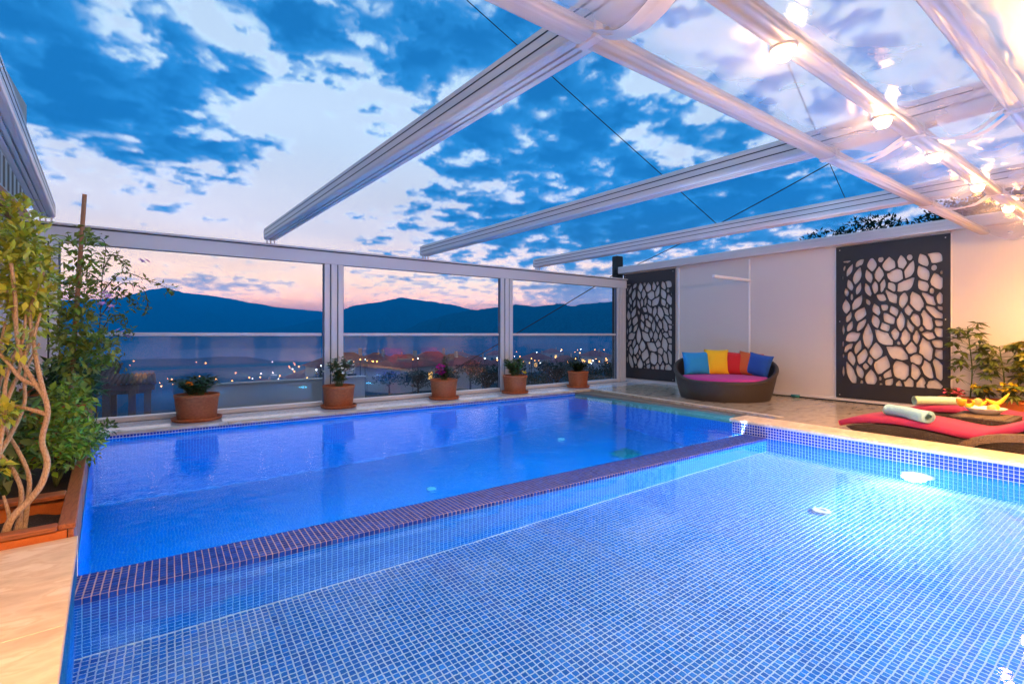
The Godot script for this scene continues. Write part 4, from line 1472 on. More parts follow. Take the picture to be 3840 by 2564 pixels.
func build_town() -> void:
	# the neighbour's roofed terrace below the fence
	var g := thing("roofed_terrace", "neighbour's dark tiled roof on timber posts below the fence", "building", Vector3(-2.0, -4.0, -45.0))
	var st := sb()
	var r0 := Vector3(-2.0, 3.1, -1.2)
	var r1 := Vector3(-0.14, 2.87, -1.2)
	var e0 := Vector3(-2.75, 1.85, 1.7)
	var e1 := Vector3(-1.32, 1.12, 2.0)
	for q in [[r0, r1, e1, e0], [r0, e0, Vector3(-3.4, 1.7, -1.4)], [r1, e1, Vector3(-0.6, 1.0, -1.4)]]:
		face(st, q, Vector3(-1.5, 0.5, -1.0))
	box(st, (e0 + e1) * 0.5 - Vector3(0, 0.12, 0.1), Vector3(1.6, 0.12, 0.1), 0.02, Basis(Vector3.BACK, -0.47))
	var roof := part("upper_roof", st, "dark_roof_tile", g)
	for k in 8:
		st = sb(true)
		var f := k / 7.0
		tube(st, [e0.lerp(e1, f) + Vector3(0, 0.02, 0), r0.lerp(r1, f)], [0.10], 6)
		part("tile_row", st, "dark_roof_tile", roof)
	st = sb()
	face(st, [Vector3(-0.75, 2.15, 0.3), Vector3(1.75, 2.10, 0.3), Vector3(1.85, 1.55, 1.9), Vector3(-1.15, 1.65, 1.9)], Vector3(0, -2, 1))
	box(st, Vector3(0.38, 1.34, 1.86), Vector3(2.9, 0.46, 0.12), 0.03)
	var low := part("lower_roof", st, "dark_roof_tile", g)
	for k in 11:
		st = sb(true)
		var f := k / 10.0
		tube(st, [Vector3(lerpf(-1.05, 1.82, f), 1.62 - f * 0.06, 1.98), Vector3(lerpf(-0.75, 1.75, f), 2.17 - f * 0.05, 0.3)], [0.115], 7)
		part("tile_row", st, "dark_roof_tile", low)
	for q in [Vector3(-0.85, -2.0, 1.7), Vector3(0.55, -2.0, 1.7), Vector3(-0.6, -2.0, -0.6), Vector3(1.4, -2.0, 0.5)]:
		st = sb()
		box(st, q, Vector3(0.42, 6.4, 0.42), 0.03)
		part("timber_post", st, "dark_timber", g)
	st = sb()
	box(st, Vector3(0.3, 1.02, 1.7), Vector3(2.7, 0.26, 0.24), 0.02)
	part("eaves_beam", st, "dark_timber", g)
	var w := thing("terrace_wall", "low pale wall running below the glass fence", "wall", Vector3(4.6, -2.4, -24.0), 0.05)
	st = sb()
	box(st, Vector3(0, 0.3, 0), Vector3(7.5, 2.0, 0.3), 0.02)
	part("wall_body", st, "render_wall", w)
	st = sb()
	box(st, Vector3(0, 1.33, 0), Vector3(7.6, 0.07, 0.42), 0.02)
	part("wall_coping", st, "render_wall", w)
	# houses
	var i := 0
	for q in [[17.0, 62.0, 11.0, 8.0, 4.6, 0.3, 1], [20.4, 74.0, 9.0, 8.0, 5.2, -0.5, 2], [23.3, 58.0, 10.0, 7.0, 4.2, 0.9, 4], [26.6, 84.0, 12.0, 9.0, 5.6, 0.2, 3], [29.0, 66.0, 9.0, 7.0, 4.6, -0.9, 1], [19.0, 118.0, 12.0, 9.0, 5.0, 0.6, 5], [22.6, 132.0, 10.0, 9.0, 6.0, -0.2, 2], [26.2, 150.0, 12.0, 9.0, 5.4, 0.8, 1], [31.5, 110.0, 11.0, 9.0, 5.0, 0.4, 6], [35.0, 96.0, 10.0, 8.0, 4.8, -0.3, 2], [38.6, 140.0, 12.0, 9.0, 5.4, 0.7, 1], [42.0, 120.0, 10.0, 8.0, 5.0, 0.1, 4], [45.5, 165.0, 13.0, 9.0, 6.0, -0.6, 3], [13.6, 96.0, 11.0, 8.0, 4.6, 0.5, 0], [9.0, 150.0, 12.0, 9.0, 5.0, -0.4, 1], [24.0, 205.0, 13.0, 10.0, 6.0, 0.3, 2], [29.8, 230.0, 13.0, 10.0, 6.0, -0.5, 1], [34.0, 215.0, 12.0, 10.0, 6.0, 0.2, 4], [40.5, 240.0, 13.0, 10.0, 6.0, 0.6, 2]]:
		var words: Array = ["wide", "small", "low", "long", "square", "tall", "narrow"]
		var where: Array = ["directly behind the white flowering pot", "on the slope below the glass", "between the first and second fence posts", "with warm light in its windows", "half hidden by garden trees", "on the far side of the valley lane", "under the wooded ridge"]
		hip_house("%s red roofed house %s, seen %s away" % [words[i % 7], where[(i * 3 + i / 7) % 7], ["close by", "far off", "midway down"][i % 3]], place(q[0], q[1] * 1.45), q[5] - deg_to_rad(q[0]), q[2], q[3], q[4], q[6])
		i += 1
	# a lit pool down the slope
	var pp := place(19.6, 100.0) + Vector3(0, 0.6, 0)
	var lp := thing("neighbour_pool", "glowing turquoise pool in a garden down the slope", "pool", pp, -0.3)
	st = sb()
	box(st, Vector3(0, -0.2, 0), Vector3(8.4, 0.5, 4.4), 0.05)
	part("pool_surround", st, "render_wall", lp)
	st = sb()
	box(st, Vector3(0, 0.06, 0), Vector3(7.0, 0.06, 3.0), 0.01)
	part("pool_light_water", st, "lit_pool", lp)
	# street lamps: specks of light scattered through the valley
	var r2 := RandomNumberGenerator.new()
	r2.seed = 77
	for k in 230:
		var az := r2.randf_range(8.0, 47.0) if k < 190 else r2.randf_range(-9.0, 12.0)
		var dist := 70.0 * pow(8.0, r2.randf())
		if k >= 190:
			dist = r2.randf_range(260.0, 600.0)
		var p := place(az, dist)
		var s := thing("street_lamp", "tiny lit street lamp among the trees and roofs of the valley", "street lamp", p, 0.0, "street lamps in the valley")
		st = sb()
		tube(st, [Vector3.ZERO, Vector3(0, 5.0, 0)], [0.07, 0.05], 5)
		part("lamp_post", st, "pole_wood", s)
		st = sb(true)
		ball(st, Transform3D(Basis().scaled(Vector3.ONE * dist * r2.randf_range(0.00045, 0.0011)), Vector3(0, 5.1, 0)), 8, 6)
		part("lamp_bulb", st, "street_bulb" if k % 4 else "white_street_bulb", s)
	# trees below the fence
	i = 0
	for q in [[7.0, 26.0, 3.2, 2.0], [11.0, 30.0, 3.4, 2.2], [9.2, 24.0, 2.6, 1.6], [13.0, 27.0, 2.8, 1.9], [15.2, 40.0, 4.5, 2.6], [25.0, 42.0, 4.0, 2.4], [28.2, 38.0, 4.2, 2.3], [33.0, 34.0, 4.4, 2.5], [36.0, 46.0, 5.2, 3.0], [38.5, 30.0, 3.6, 2.0], [41.0, 40.0, 5.0, 2.8], [44.5, 34.0, 4.4, 2.4], [47.0, 52.0, 6.0, 3.2], [31.0, 60.0, 6.0, 3.2], [21.8, 50.0, 4.0, 2.4], [43.0, 70.0, 7.0, 3.6], [18.0, 86.0, 6.5, 3.4], [24.8, 100.0, 7.0, 3.6], [34.5, 128.0, 8.0, 4.0], [39.5, 92.0, 7.0, 3.8]]:
		tree("dark %s tree %s, %s" % [["round", "spreading", "bushy", "leafy"][i % 4], ["below the glass fence", "beside a tiled roof", "among the valley gardens", "on the slope under the ridge", "by the valley lane"][(i / 4) % 5], ["lower than its neighbours", "taller than the roofs near it", "with a gap to the next tree", "touching the tree next to it", "standing apart"][i % 5]], place(q[0], q[1] * 1.25 + 6.0), q[2] * 0.85, q[3] * 0.9, 1100, 300 + i, "trees in the valley")
		i += 1
	var cy := place(0.9, 20.0)
	cypress("slim dark cypress rising behind the pot with the orange flower", Vector3(cy.x + 0.55, cy.y, cy.z), 3.1, 0.5)

func cypress(label: String, at: Vector3, hgt: float, wide: float) -> void:
	var t := thing("conifer", label, "tree", at)
	var st := sb(true)
	tube(st, [Vector3.ZERO, Vector3(0, hgt, 0)], [0.10, 0.02], 6)
	part("trunk", st, "dark_stem", t)
	st = sb(true)
	for k in 900:
		var v := pow(rng.randf(), 0.8)
		var r := wide * (1.0 - v) * (0.6 + 0.4 * sin(v * 40.0)) * sqrt(rng.randf())
		var a := rng.randf() * TAU
		leaf(st, Vector3(cos(a) * r, 0.2 + v * (hgt - 0.1), sin(a) * r), Vector3(cos(a), 0.5, sin(a)).normalized(), Vector3.UP, 0.14, 0.035, leaf_tone(Color(0.018, 0.04, 0.025)))
	part("crown", st, "far_leaf", t)

func leaf_tone(c: Color) -> Color:
	var f := rng.randf_range(0.65, 1.4)
	return Color(c.r * f * rng.randf_range(0.85, 1.2), c.g * f, c.b * f * rng.randf_range(0.8, 1.2))

func rand_dir() -> Vector3:
	return Vector3(rng.randfn(), rng.randfn(), rng.randfn()).normalized()

func tree(label: String, at: Vector3, hgt: float, wide: float, leaves: int, sd: int, group := "") -> void:
	var t := thing("garden_tree", label, "tree", at, 0.0, group)
	rng.seed = sd
	var st := sb(true)
	var top := Vector3(rng.randfn() * 0.1, hgt * 0.55, rng.randfn() * 0.1)
	tube(st, curve([Vector3(0, -0.3, 0), top * 0.5 + Vector3(0.05, 0, 0), top], 3), taper(7, wide * 0.07, wide * 0.035), 7)
	var clumps := []
	for k in 9:
		var d := rand_dir()
		d.y = absf(d.y) * 0.9 - 0.1
		var c := Vector3(0, hgt * 0.66, 0) + d * Vector3(wide, hgt * 0.32, wide) * rng.randf_range(0.45, 0.85)
		clumps.append([c, wide * rng.randf_range(0.28, 0.5)])
		tube(st, curve([top * rng.randf_range(0.6, 1.0), top.lerp(c, 0.6) + Vector3(0, -0.1, 0), c], 3), taper(7, wide * 0.03, wide * 0.008), 5)
	part("trunk", st, "dark_stem", t)
	st = sb(true)
	var size := clampf(wide * 0.075, 0.06, 0.4) if leaves < 3000 else 0.055
	for k in leaves:
		var c: Array = clumps[rng.randi() % clumps.size()]
		var d := rand_dir()
		var p: Vector3 = c[0] + d * c[1] * pow(rng.randf(), 0.4) * Vector3(1.15, 0.8, 1.15)
		leaf(st, p, (d + rand_dir() * 0.9 + Vector3(0, -0.2, 0)).normalized(), rand_dir(), size * rng.randf_range(1.0, 2.0), size * rng.randf_range(0.5, 0.9), leaf_tone(Color(0.010, 0.030, 0.022)))
	part("crown", st, "far_leaf", t)

# ---------------------------------------------------------------- furniture
func cushion(st: SurfaceTool, w: float, h: float, t: float, xf: Transform3D) -> void:   # a square scatter cushion standing in x, y
	var n := 14
	var wave := func(u: float, v: float, s: float) -> Vector3:
		var pin := 1.0 - 0.06 * (1.0 - absf(u)) * 0.0 - 0.07 * (1.0 - v * v) * absf(u) - 0.0
		var pin2 := 1.0 - 0.07 * (1.0 - u * u) * absf(v)
		var fat := t * 0.5 * pow(maxf(0.0, (1.0 - pow(absf(u), 3.0)) * (1.0 - pow(absf(v), 3.0))), 0.55)
		return xf * Vector3(u * w * 0.5 * pin, v * h * 0.5 * pin2, s * fat)
	for s in [-1.0, 1.0]:
		for i in n:
			for j in n:
				var u0 := -1.0 + 2.0 * i / n
				var u1 := -1.0 + 2.0 * (i + 1) / n
				var v0 := -1.0 + 2.0 * j / n
				var v1 := -1.0 + 2.0 * (j + 1) / n
				if s > 0:
					quad(st, wave.call(u0, v0, s), wave.call(u1, v0, s), wave.call(u1, v1, s), wave.call(u0, v1, s))
				else:
					quad(st, wave.call(u0, v0, s), wave.call(u0, v1, s), wave.call(u1, v1, s), wave.call(u1, v0, s))

func build_furniture() -> void:
	# round wicker daybed; its high back is turned to the wall
	var c := Vector3(7.33, 0, -4.36)
	var back := Vector2(0.86, -0.50).angle()
	var d := thing("daybed", "round dark wicker daybed with a magenta seat by the white wall", "daybed", c)
	var seg := 72
	var shell := sb(true)
	var rim := func(a: float) -> float:
		var f := 0.5 + 0.5 * cos(a - back)
		return 0.275 + 0.33 * smoothstep(0.05, 0.95, f)
	var ring := func(a: float, v: float, inset: float) -> Vector3:
		var top: float = rim.call(a)
		var y := top * v
		var r := lerpf(0.655, 0.70 + 0.10 * smoothstep(0.2, 0.6, top), pow(v, 0.8)) - inset
		return Vector3(cos(a) * r, y, sin(a) * r)
	for j in seg:
		var a := TAU * j / seg
		var b := TAU * (j + 1) / seg
		for k in 6:
			quad(shell, ring.call(a, k / 6.0, 0.0), ring.call(a, (k + 1) / 6.0, 0.0), ring.call(b, (k + 1) / 6.0, 0.0), ring.call(b, k / 6.0, 0.0))
			quad(shell, ring.call(a, k / 6.0, 0.05), ring.call(b, k / 6.0, 0.05), ring.call(b, (k + 1) / 6.0, 0.05), ring.call(a, (k + 1) / 6.0, 0.05))
	part("wicker_shell", shell, "wicker", d)
	var lip := sb(true)
	var pts := []
	for j in seg + 1:
		var a := TAU * j / seg
		pts.append(ring.call(a, 1.0, 0.025) + Vector3(0, 0.0, 0))
	tube(lip, pts, [0.034], 10)
	part("wicker_rim", lip, "wicker", d)
	var seat := sb(true)
	lathe(seat, [Vector2(0.0, 0.20), Vector2(0.60, 0.20), Vector2(0.645, 0.22), Vector2(0.66, 0.27), Vector2(0.645, 0.325), Vector2(0.60, 0.345), Vector2(0.3, 0.352), Vector2(0.0, 0.353)], 56, Transform3D.IDENTITY)
	part("seat_cushion", seat, "magenta_cloth", d)
	var fwd := Vector3(0.5858, 0, -0.8104)
	var rgt := Vector3(0.8104, 0, 0.5858)
	for q in [["bright blue square cushion propped on the daybed beside the yellow one", "blue_cloth", -0.33, 0.30, 0.42, 0.36, 0.05], ["yellow square cushion propped on the daybed between blue and red", "yellow_cloth", 0.015, 0.31, 0.37, 0.40, -0.10], ["red square cushion propped on the daybed beside the yellow one", "red_cloth", 0.30, 0.25, 0.38, 0.36, -0.40], ["orange cushion tucked between the red and the dark blue one", "orange_cloth", 0.455, 0.12, 0.36, 0.36, -0.80], ["dark blue cushion leaning in the daybed's raised corner", "navy_cloth", 0.535, -0.03, 0.38, 0.34, -1.0]]:
		var p: Vector3 = c + rgt * q[2] + fwd * q[3] + Vector3(0, 0.345 + q[5] * 0.5, 0)
		var t := sb(true)
		var basis := Basis(Vector3.UP, deg_to_rad(SUN_AXIS) + q[6]) * Basis(Vector3.RIGHT, -0.26) * Basis(Vector3.BACK, q[6] * 0.16)
		cushion(t, q[4] * 1.08, q[5] * 1.10, 0.16, Transform3D(basis, Vector3.ZERO))
		var o := thing("scatter_cushion", q[0], "cushion", p, 0.0, "scatter cushions on the daybed")
		part("cushion_cover", t, q[1], o)
	# loungers
	lounger("low wicker sun lounger with red mat beside the pool coping", Vector3(5.45, 0, 0))
	lounger("second wicker lounger with red mat, behind the side table", Vector3(6.74, 0, 0.12))
	towel("pale aqua rolled towel on the lounger closest to the pool", Vector3(5.585, 0.284, -1.52), Vector2(5.70, -1.70), Vector2(5.45, -1.34), "towel_aqua", 0.062)
	towel("pale green rolled towel on the lounger behind the side table", Vector3(6.98, 0.272, -1.64), Vector2(6.86, -1.83), Vector2(7.14, -1.50), "towel_green", 0.056)
	# side table
	var y := 0.232
	var t := thing("side_table", "low square wicker side table between the two loungers", "table", Vector3(6.375, 0, -1.14))
	var st := sb()
	for s in [-1.0, 1.0]:
		box(st, Vector3(s * 0.245, y - 0.045, 0), Vector3(0.05, 0.09, 0.42), 0.006)
		box(st, Vector3(0, y - 0.045, s * 0.185), Vector3(0.44, 0.09, 0.05), 0.006)
	part("apron", st, "wicker", t)
	for k in 17:
		st = sb()
		box(st, Vector3(0, y - 0.002, -0.152 + k * 0.019), Vector3(0.44, 0.012, 0.014), 0.003)
		part("top_slat", st, "wicker_tan", t)
	for sx in [-1.0, 1.0]:
		for sz in [-1.0, 1.0]:
			st = sb()
			box(st, Vector3(sx * 0.24, 0.071, sz * 0.18), Vector3(0.05, 0.142, 0.05), 0.005)
			part("leg", st, "wicker", t)
	# glass of juice
	var top := y + 0.004
	var g := thing("juice_glass", "stemmed glass of orange juice on the wicker side table", "glass", Vector3(6.345, top, -1.305))
	st = sb(true)
	lathe(st, [Vector2(0.0, 0.0), Vector2(0.030, 0.001), Vector2(0.028, 0.004), Vector2(0.005, 0.009), Vector2(0.004, 0.055), Vector2(0.012, 0.064), Vector2(0.034, 0.085), Vector2(0.041, 0.115), Vector2(0.043, 0.150)], 24, Transform3D.IDENTITY)
	part("glass_body", st, "clear_glass", g)
	st = sb(true)
	lathe(st, [Vector2(0.0, 0.066), Vector2(0.012, 0.067), Vector2(0.032, 0.086), Vector2(0.039, 0.115), Vector2(0.0405, 0.140), Vector2(0.0, 0.140)], 24, Transform3D.IDENTITY)
	part("juice", st, "juice", g)
	# bowl of fruit
	var bc := Vector3(6.50, top, -1.165)
	var b := thing("fruit_bowl", "shallow white bowl holding yellow fruit on the side table", "bowl", bc)
	st = sb(true)
	lathe(st, [Vector2(0.0, 0.0), Vector2(0.085, 0.0), Vector2(0.11, 0.018), Vector2(0.155, 0.055), Vector2(0.157, 0.060), Vector2(0.150, 0.058), Vector2(0.105, 0.024), Vector2(0.08, 0.010), Vector2(0.0, 0.008)], 40, Transform3D.IDENTITY)
	part("bowl_body", st, "bowl", b)
	var k := 0
	for q in [[-0.115, 0.09, 0.045, 0.5, "lying lowest in the fruit bowl beside the glass"], [-0.02, 0.105, 0.03, 0.15, "resting across the middle of the fruit bowl"], [0.10, 0.12, -0.02, -0.95, "curving up over the bowl's far rim"]]:
		var n := thing("banana", "yellow banana %s" % q[4], "banana", bc + Vector3(rgt.x * q[0] + fwd.x * q[2], q[1] - 0.02, rgt.z * q[0] + fwd.z * q[2]), deg_to_rad(SUN_AXIS) + q[3] * 0.5, "bananas in the fruit bowl")
		st = sb(true)
		var line := []
		for i in 9:
			var a := lerpf(-1.0, 1.0, i / 8.0)
			var up := 0.045 * a * a + (0.06 * maxf(a, 0.0) if k == 2 else 0.0)
			line.append(Vector3(a * 0.085, up, 0.0))
		tube(st, line, [0.004, 0.012, 0.018, 0.020, 0.020, 0.019, 0.017, 0.011, 0.004], 8)
		part("peel", st, "banana", n)
		k += 1
	for q in [[0.06, 0.062, -0.035, 0.036, "lemon", "lemon", "round yellow lemon in front of the bananas"], [0.0, 0.06, -0.065, 0.034, "peach", "peach", "small yellow peach beside the lemon in the bowl"], [0.10, 0.060, 0.0, 0.033, "lemon", "lemon", "yellow lemon under the upturned banana"], [-0.05, 0.115, 0.02, 0.034, "peach", "peach", "ripe peach on top of the bananas"]]:
		var n := thing(q[4], q[6], q[4], bc + rgt * q[0] + fwd * q[2] + Vector3(0, q[1], 0))
		st = sb(true)
		ball(st, Transform3D(Basis.from_euler(Vector3(0.2, 0.7, 0.4)).scaled(Vector3(1.15, 1.0, 1.0) * q[3]), Vector3.ZERO), 14, 10)
		part("skin", st, q[5], n)

func lounger(label: String, at: Vector3) -> void:
	var t := thing("sun_lounger", label, "sun lounger", at, 0.0, "sun loungers on the deck")
	var w := 0.60
	var under := curve([Vector3(-2.02, 0.095, 0), Vector3(-1.86, 0.145, 0), Vector3(-1.62, 0.172, 0), Vector3(-1.36, 0.160, 0), Vector3(-1.12, 0.128, 0), Vector3(-0.98, 0.135, 0), Vector3(-0.75, 0.24, 0), Vector3(-0.45, 0.41, 0), Vector3(-0.2, 0.53, 0)], 5)
	var st := sb(true)
	var th := 0.062
	var n := under.size()
	var q := []
	for i in n:
		var dir: Vector3 = (under[mini(i + 1, n - 1)] - under[maxi(i - 1, 0)]).normalized()
		var nrm := Vector3(-dir.y, dir.x, 0)
		var sec := []
		for s in [[0.004, 0.010], [0.0, 0.025], [0.0, th - 0.018], [0.012, th], [w - 0.012, th], [w, th - 0.018], [w, 0.025], [w - 0.004, 0.010]]:
			var p: Vector3 = under[i] + nrm * s[1]
			sec.append(Vector3(s[0], p.y, p.x))
		q.append(sec)
	for i in n - 1:
		for k in 8:
			var m := (k + 1) % 8
			quad(st, q[i][k], q[i][m], q[i + 1][m], q[i + 1][k])
	for e in [0, n - 1]:
		face(st, q[e], q[n / 2][0])
	part("mat", st, "red_mat", t)
	# woven base: two side panels, their edge rolls, a bed between
	for s in [0.0, w - 0.035]:
		var poly := PackedVector2Array()
		var upto := 26
		for i in range(2, upto):
			poly.append(Vector2(under[i].x, under[i].y - 0.003))
		poly.append(Vector2(-0.90, 0.0))
		poly.append(Vector2(-1.02, 0.0))
		for k in 9:
			var a := PI * k / 8.0
			poly.append(Vector2(-1.38 + 0.34 * cos(a), 0.0 + 0.052 * sin(a)))
		poly.append(Vector2(-1.80, 0.0))
		poly.append(Vector2(-1.90, 0.07))
		st = sb()
		prism(st, poly, 0.0, 0.035, Transform3D(Basis(Vector3.BACK, Vector3.UP, Vector3.LEFT), Vector3(s + 0.035, 0, 0)))
		part("side_panel", st, "wicker", t)
		# arched armrest
		var arc := PackedVector2Array()
		for k in 15:
			var a := PI - PI * k / 14.0
			arc.append(Vector2(-0.66 + 0.50 * cos(a), 0.02 + 0.215 * sin(a)))
		for k in 15:
			var a := PI * k / 14.0
			arc.append(Vector2(-0.66 + 0.42 * cos(a), 0.02 + 0.155 * sin(a)))
		st = sb()
		prism(st, arc, 0.0, 0.075, Transform3D(Basis(Vector3.BACK, Vector3.UP, Vector3.LEFT), Vector3(s + 0.057 + (-0.05 if s < 0.1 else 0.05), 0, 0)))
		part("armrest", st, "wicker_tan", t)
		var web := PackedVector2Array()
		for k in 15:
			var a := PI * k / 14.0
			web.append(Vector2(-0.66 + 0.425 * cos(a), 0.02 + 0.158 * sin(a)))
		st = sb()
		prism(st, web, 0.0, 0.02, Transform3D(Basis(Vector3.BACK, Vector3.UP, Vector3.LEFT), Vector3(s + 0.03 + (-0.05 if s < 0.1 else 0.05), 0, 0)))
		part("arm_panel", st, "wicker", t)
	st = sb(true)
	for i in range(1, n - 1):
		quad(st, Vector3(0.03, under[i].y, under[i].x), Vector3(w - 0.03, under[i].y, under[i].x), Vector3(w - 0.03, under[i + 1].y, under[i + 1].x), Vector3(0.03, under[i + 1].y, under[i + 1].x))
	part("woven_bed", st, "wicker", t)
	st = sb()
	box(st, Vector3(w * 0.5, 0.16, -0.36), Vector3(w - 0.08, 0.32, 0.04), 0.004)
	part("back_support", st, "wicker", t)

func towel(label: String, at: Vector3, a: Vector2, b: Vector2, m: String, r: float) -> void:
	var t := thing("rolled_towel", label, "towel", at)
	var dir := Vector3(b.x - a.x, 0, b.y - a.y)
	var l := dir.length()
	dir = dir.normalized()
	var side := dir.cross(Vector3.UP)
	var st := sb(true)
	var turns := 64
	var rings := []
	for e in 9:                                  # a spiral sheet, its layers touching
		var u := lerpf(-0.5, 0.5, e / 8.0)
		var ring := []
		for k in turns + 1:
			var f := float(k) / turns
			var ang := f * TAU * 3.0
			var rr := r * (0.45 + 0.55 * f) * (1.0 + 0.05 * sin(u * 9.0 + ang))
			ring.append(dir * u * l + (side * cos(ang) * 1.08 + Vector3.UP * sin(ang) * 0.94) * rr)
		rings.append(ring)
	for e in 8:
		for k in turns:
			quad(st, rings[e][k], rings[e][k + 1], rings[e + 1][k + 1], rings[e + 1][k])
	for e in [0, 8]:                             # the thickness of the cloth at both ends
		for k in turns:
			var mid: Vector3 = dir * lerpf(-0.5, 0.5, e / 8.0) * l
			var p0: Vector3 = rings[e][k]
			var p1: Vector3 = rings[e][k + 1]
			quad(st, p0, p1, mid + (p1 - mid) * 0.84, mid + (p0 - mid) * 0.84)
	part("towel_cloth", st, m, t)

# ---------------------------------------------------------------- plants
func foliage(st: SurfaceTool, c: Vector3, r: Vector3, count: int, l: float, w: float, tone: Color, droop := 0.2) -> void:
	for k in count:
		var d := rand_dir()
		var p := c + d * r * pow(rng.randf(), 0.45)
		leaf(st, p, (d * 0.7 + rand_dir() * 0.8 + Vector3(0, 0.25 - droop, 0)).normalized(), (Vector3.UP + rand_dir() * 0.5).normalized(), l * rng.randf_range(0.7, 1.3), w * rng.randf_range(0.7, 1.3), leaf_tone(tone))

func sprigs(st: SurfaceTool, stem: SurfaceTool, base: Vector3, n: int, hgt: float, spread: float, l: float, w: float, tone: Color, per := 14) -> Array:
	var tips := []
	for k in n:
		var a := rng.randf() * TAU
		var s := spread * sqrt(rng.randf())
		var tip := base + Vector3(cos(a) * s, hgt * rng.randf_range(0.6, 1.0), sin(a) * s)
		var line := curve([base + Vector3(cos(a), 0, sin(a)) * s * 0.25, base.lerp(tip, 0.55) + Vector3(0, hgt * 0.08, 0), tip], 4)
		tube(stem, line, taper(line.size(), 0.005, 0.002), 5)
		for j in per:
			var f := rng.randf_range(0.25, 1.0)
			var p: Vector3 = line[int(f * (line.size() - 1))]
			var d := (Vector3(cos(rng.randf() * TAU), rng.randf_range(-0.1, 0.8), sin(rng.randf() * TAU))).normalized()
			leaf(st, p, d, (Vector3.UP + rand_dir() * 0.4).normalized(), l * rng.randf_range(0.7, 1.2), w * rng.randf_range(0.7, 1.2), leaf_tone(tone))
		tips.append(tip)
	return tips

func blossom(st: SurfaceTool, at: Vector3, r: float, c: Color, petals := 6) -> void:
	var up := (Vector3.UP + rand_dir() * 0.7).normalized()
	var x := up.cross(Vector3(0.3, 0.1, 0.9)).normalized()
	var z := x.cross(up)
	for k in petals:
		var a := TAU * k / petals
		leaf(st, at, (x * cos(a) + z * sin(a) + up * 0.35).normalized(), up, r, r * 0.7, leaf_tone(c))

func build_pots() -> void:
	var spots := [[0.376, -6.86, 0.228, "terracotta pot with an orange marigold on the marble strip"], [2.03, -6.90, 0.212, "terracotta pot with white flowers by the first inner fence post"], [3.64, -6.86, 0.212, "terracotta pot with magenta blooms midway between two fence posts"], [5.00, -6.83, 0.210, "terracotta pot with yellow flowers by the second inner fence post"], [6.52, -6.86, 0.196, "terracotta pot with plain dark green leaves by the pool corner"]]
	for i in spots.size():
		rng.seed = 900 + i
		var q: Array = spots[i]
		var r: float = q[2]
		var t := thing("flower_pot", q[3], "flower pot", Vector3(q[0], 0.001, q[1]), 0.0, "terracotta pots along the fence")
		var st := sb(true)
		lathe(st, [Vector2(0.0, 0.0), Vector2(r * 1.02, 0.0), Vector2(r * 1.10, 0.010), Vector2(r * 1.14, 0.036), Vector2(r * 1.09, 0.037), Vector2(r * 1.04, 0.015), Vector2(0.0, 0.012)], 40, Transform3D.IDENTITY)
		part("saucer", st, "terracotta", t)
		st = sb(true)
		lathe(st, [Vector2(0.0, 0.014), Vector2(r * 0.86, 0.014), Vector2(r * 0.875, 0.02), Vector2(r * 0.97, 0.262), Vector2(r * 1.0, 0.268), Vector2(r * 1.015, 0.300), Vector2(r * 0.99, 0.306), Vector2(r * 0.94, 0.302), Vector2(r * 0.91, 0.262), Vector2(r * 0.90, 0.24)], 44, Transform3D.IDENTITY)
		part("pot_body", st, "terracotta", t)
		st = sb(true)
		lathe(st, [Vector2(r * 0.91, 0.262), Vector2(r * 0.5, 0.276), Vector2(0.0, 0.28)], 24, Transform3D.IDENTITY)
		part("soil", st, "soil", t)
		st = sb(true)
		var stem := sb(true)
		var base := Vector3(0, 0.27, 0)
		var petals := sb(true)
		var any := true
		match i:
			0:
				sprigs(st, stem, base, 34, 0.23, 0.27, 0.085, 0.030, Color(0.022, 0.055, 0.016), 20)
				for k in 5:
					blossom(petals, Vector3(-0.09, 0.43, 0.19) + rand_dir() * 0.018, 0.034, Color(0.85, 0.25, 0.01), 9)
			1:
				var tips := sprigs(st, stem, base, 30, 0.44, 0.19, 0.060, 0.034, Color(0.075, 0.12, 0.040), 22)
				for p in tips:
					for k in 2:
						blossom(petals, p + rand_dir() * 0.06 - Vector3(0, 0.05, 0), 0.028, Color(0.62, 0.62, 0.48), 5)
			2:
				sprigs(st, stem, base + Vector3(0.03, 0, 0), 9, 0.44, 0.07, 0.045, 0.022, Color(0.055, 0.075, 0.03), 22)
				sprigs(st, stem, base, 18, 0.25, 0.16, 0.055, 0.026, Color(0.03, 0.06, 0.018), 18)
				for k in 26:
					blossom(petals, Vector3(-0.10, 0.46, 0.08) + rand_dir() * 0.075, 0.034, Color(0.48, 0.01, 0.20), 6)
				for k in 3:
					blossom(petals, Vector3(0.15, 0.40, 0.06) + rand_dir() * 0.02, 0.03, Color(0.9, 0.35, 0.01), 8)
			3:
				sprigs(st, stem, base, 32, 0.33, 0.23, 0.070, 0.036, Color(0.070, 0.115, 0.022), 20)
				for k in 6:
					blossom(petals, Vector3(0.12, 0.36, 0.12) + rand_dir() * 0.03, 0.03, Color(0.9, 0.55, 0.01), 8)
			_:
				sprigs(st, stem, base, 28, 0.22, 0.17, 0.080, 0.036, Color(0.022, 0.042, 0.014), 22)
				any = false
		part("stems", stem, "green_stem", t)
		part("leaves", st, "leaf", t)
		if any:
			part("petals", petals, "petal", t)

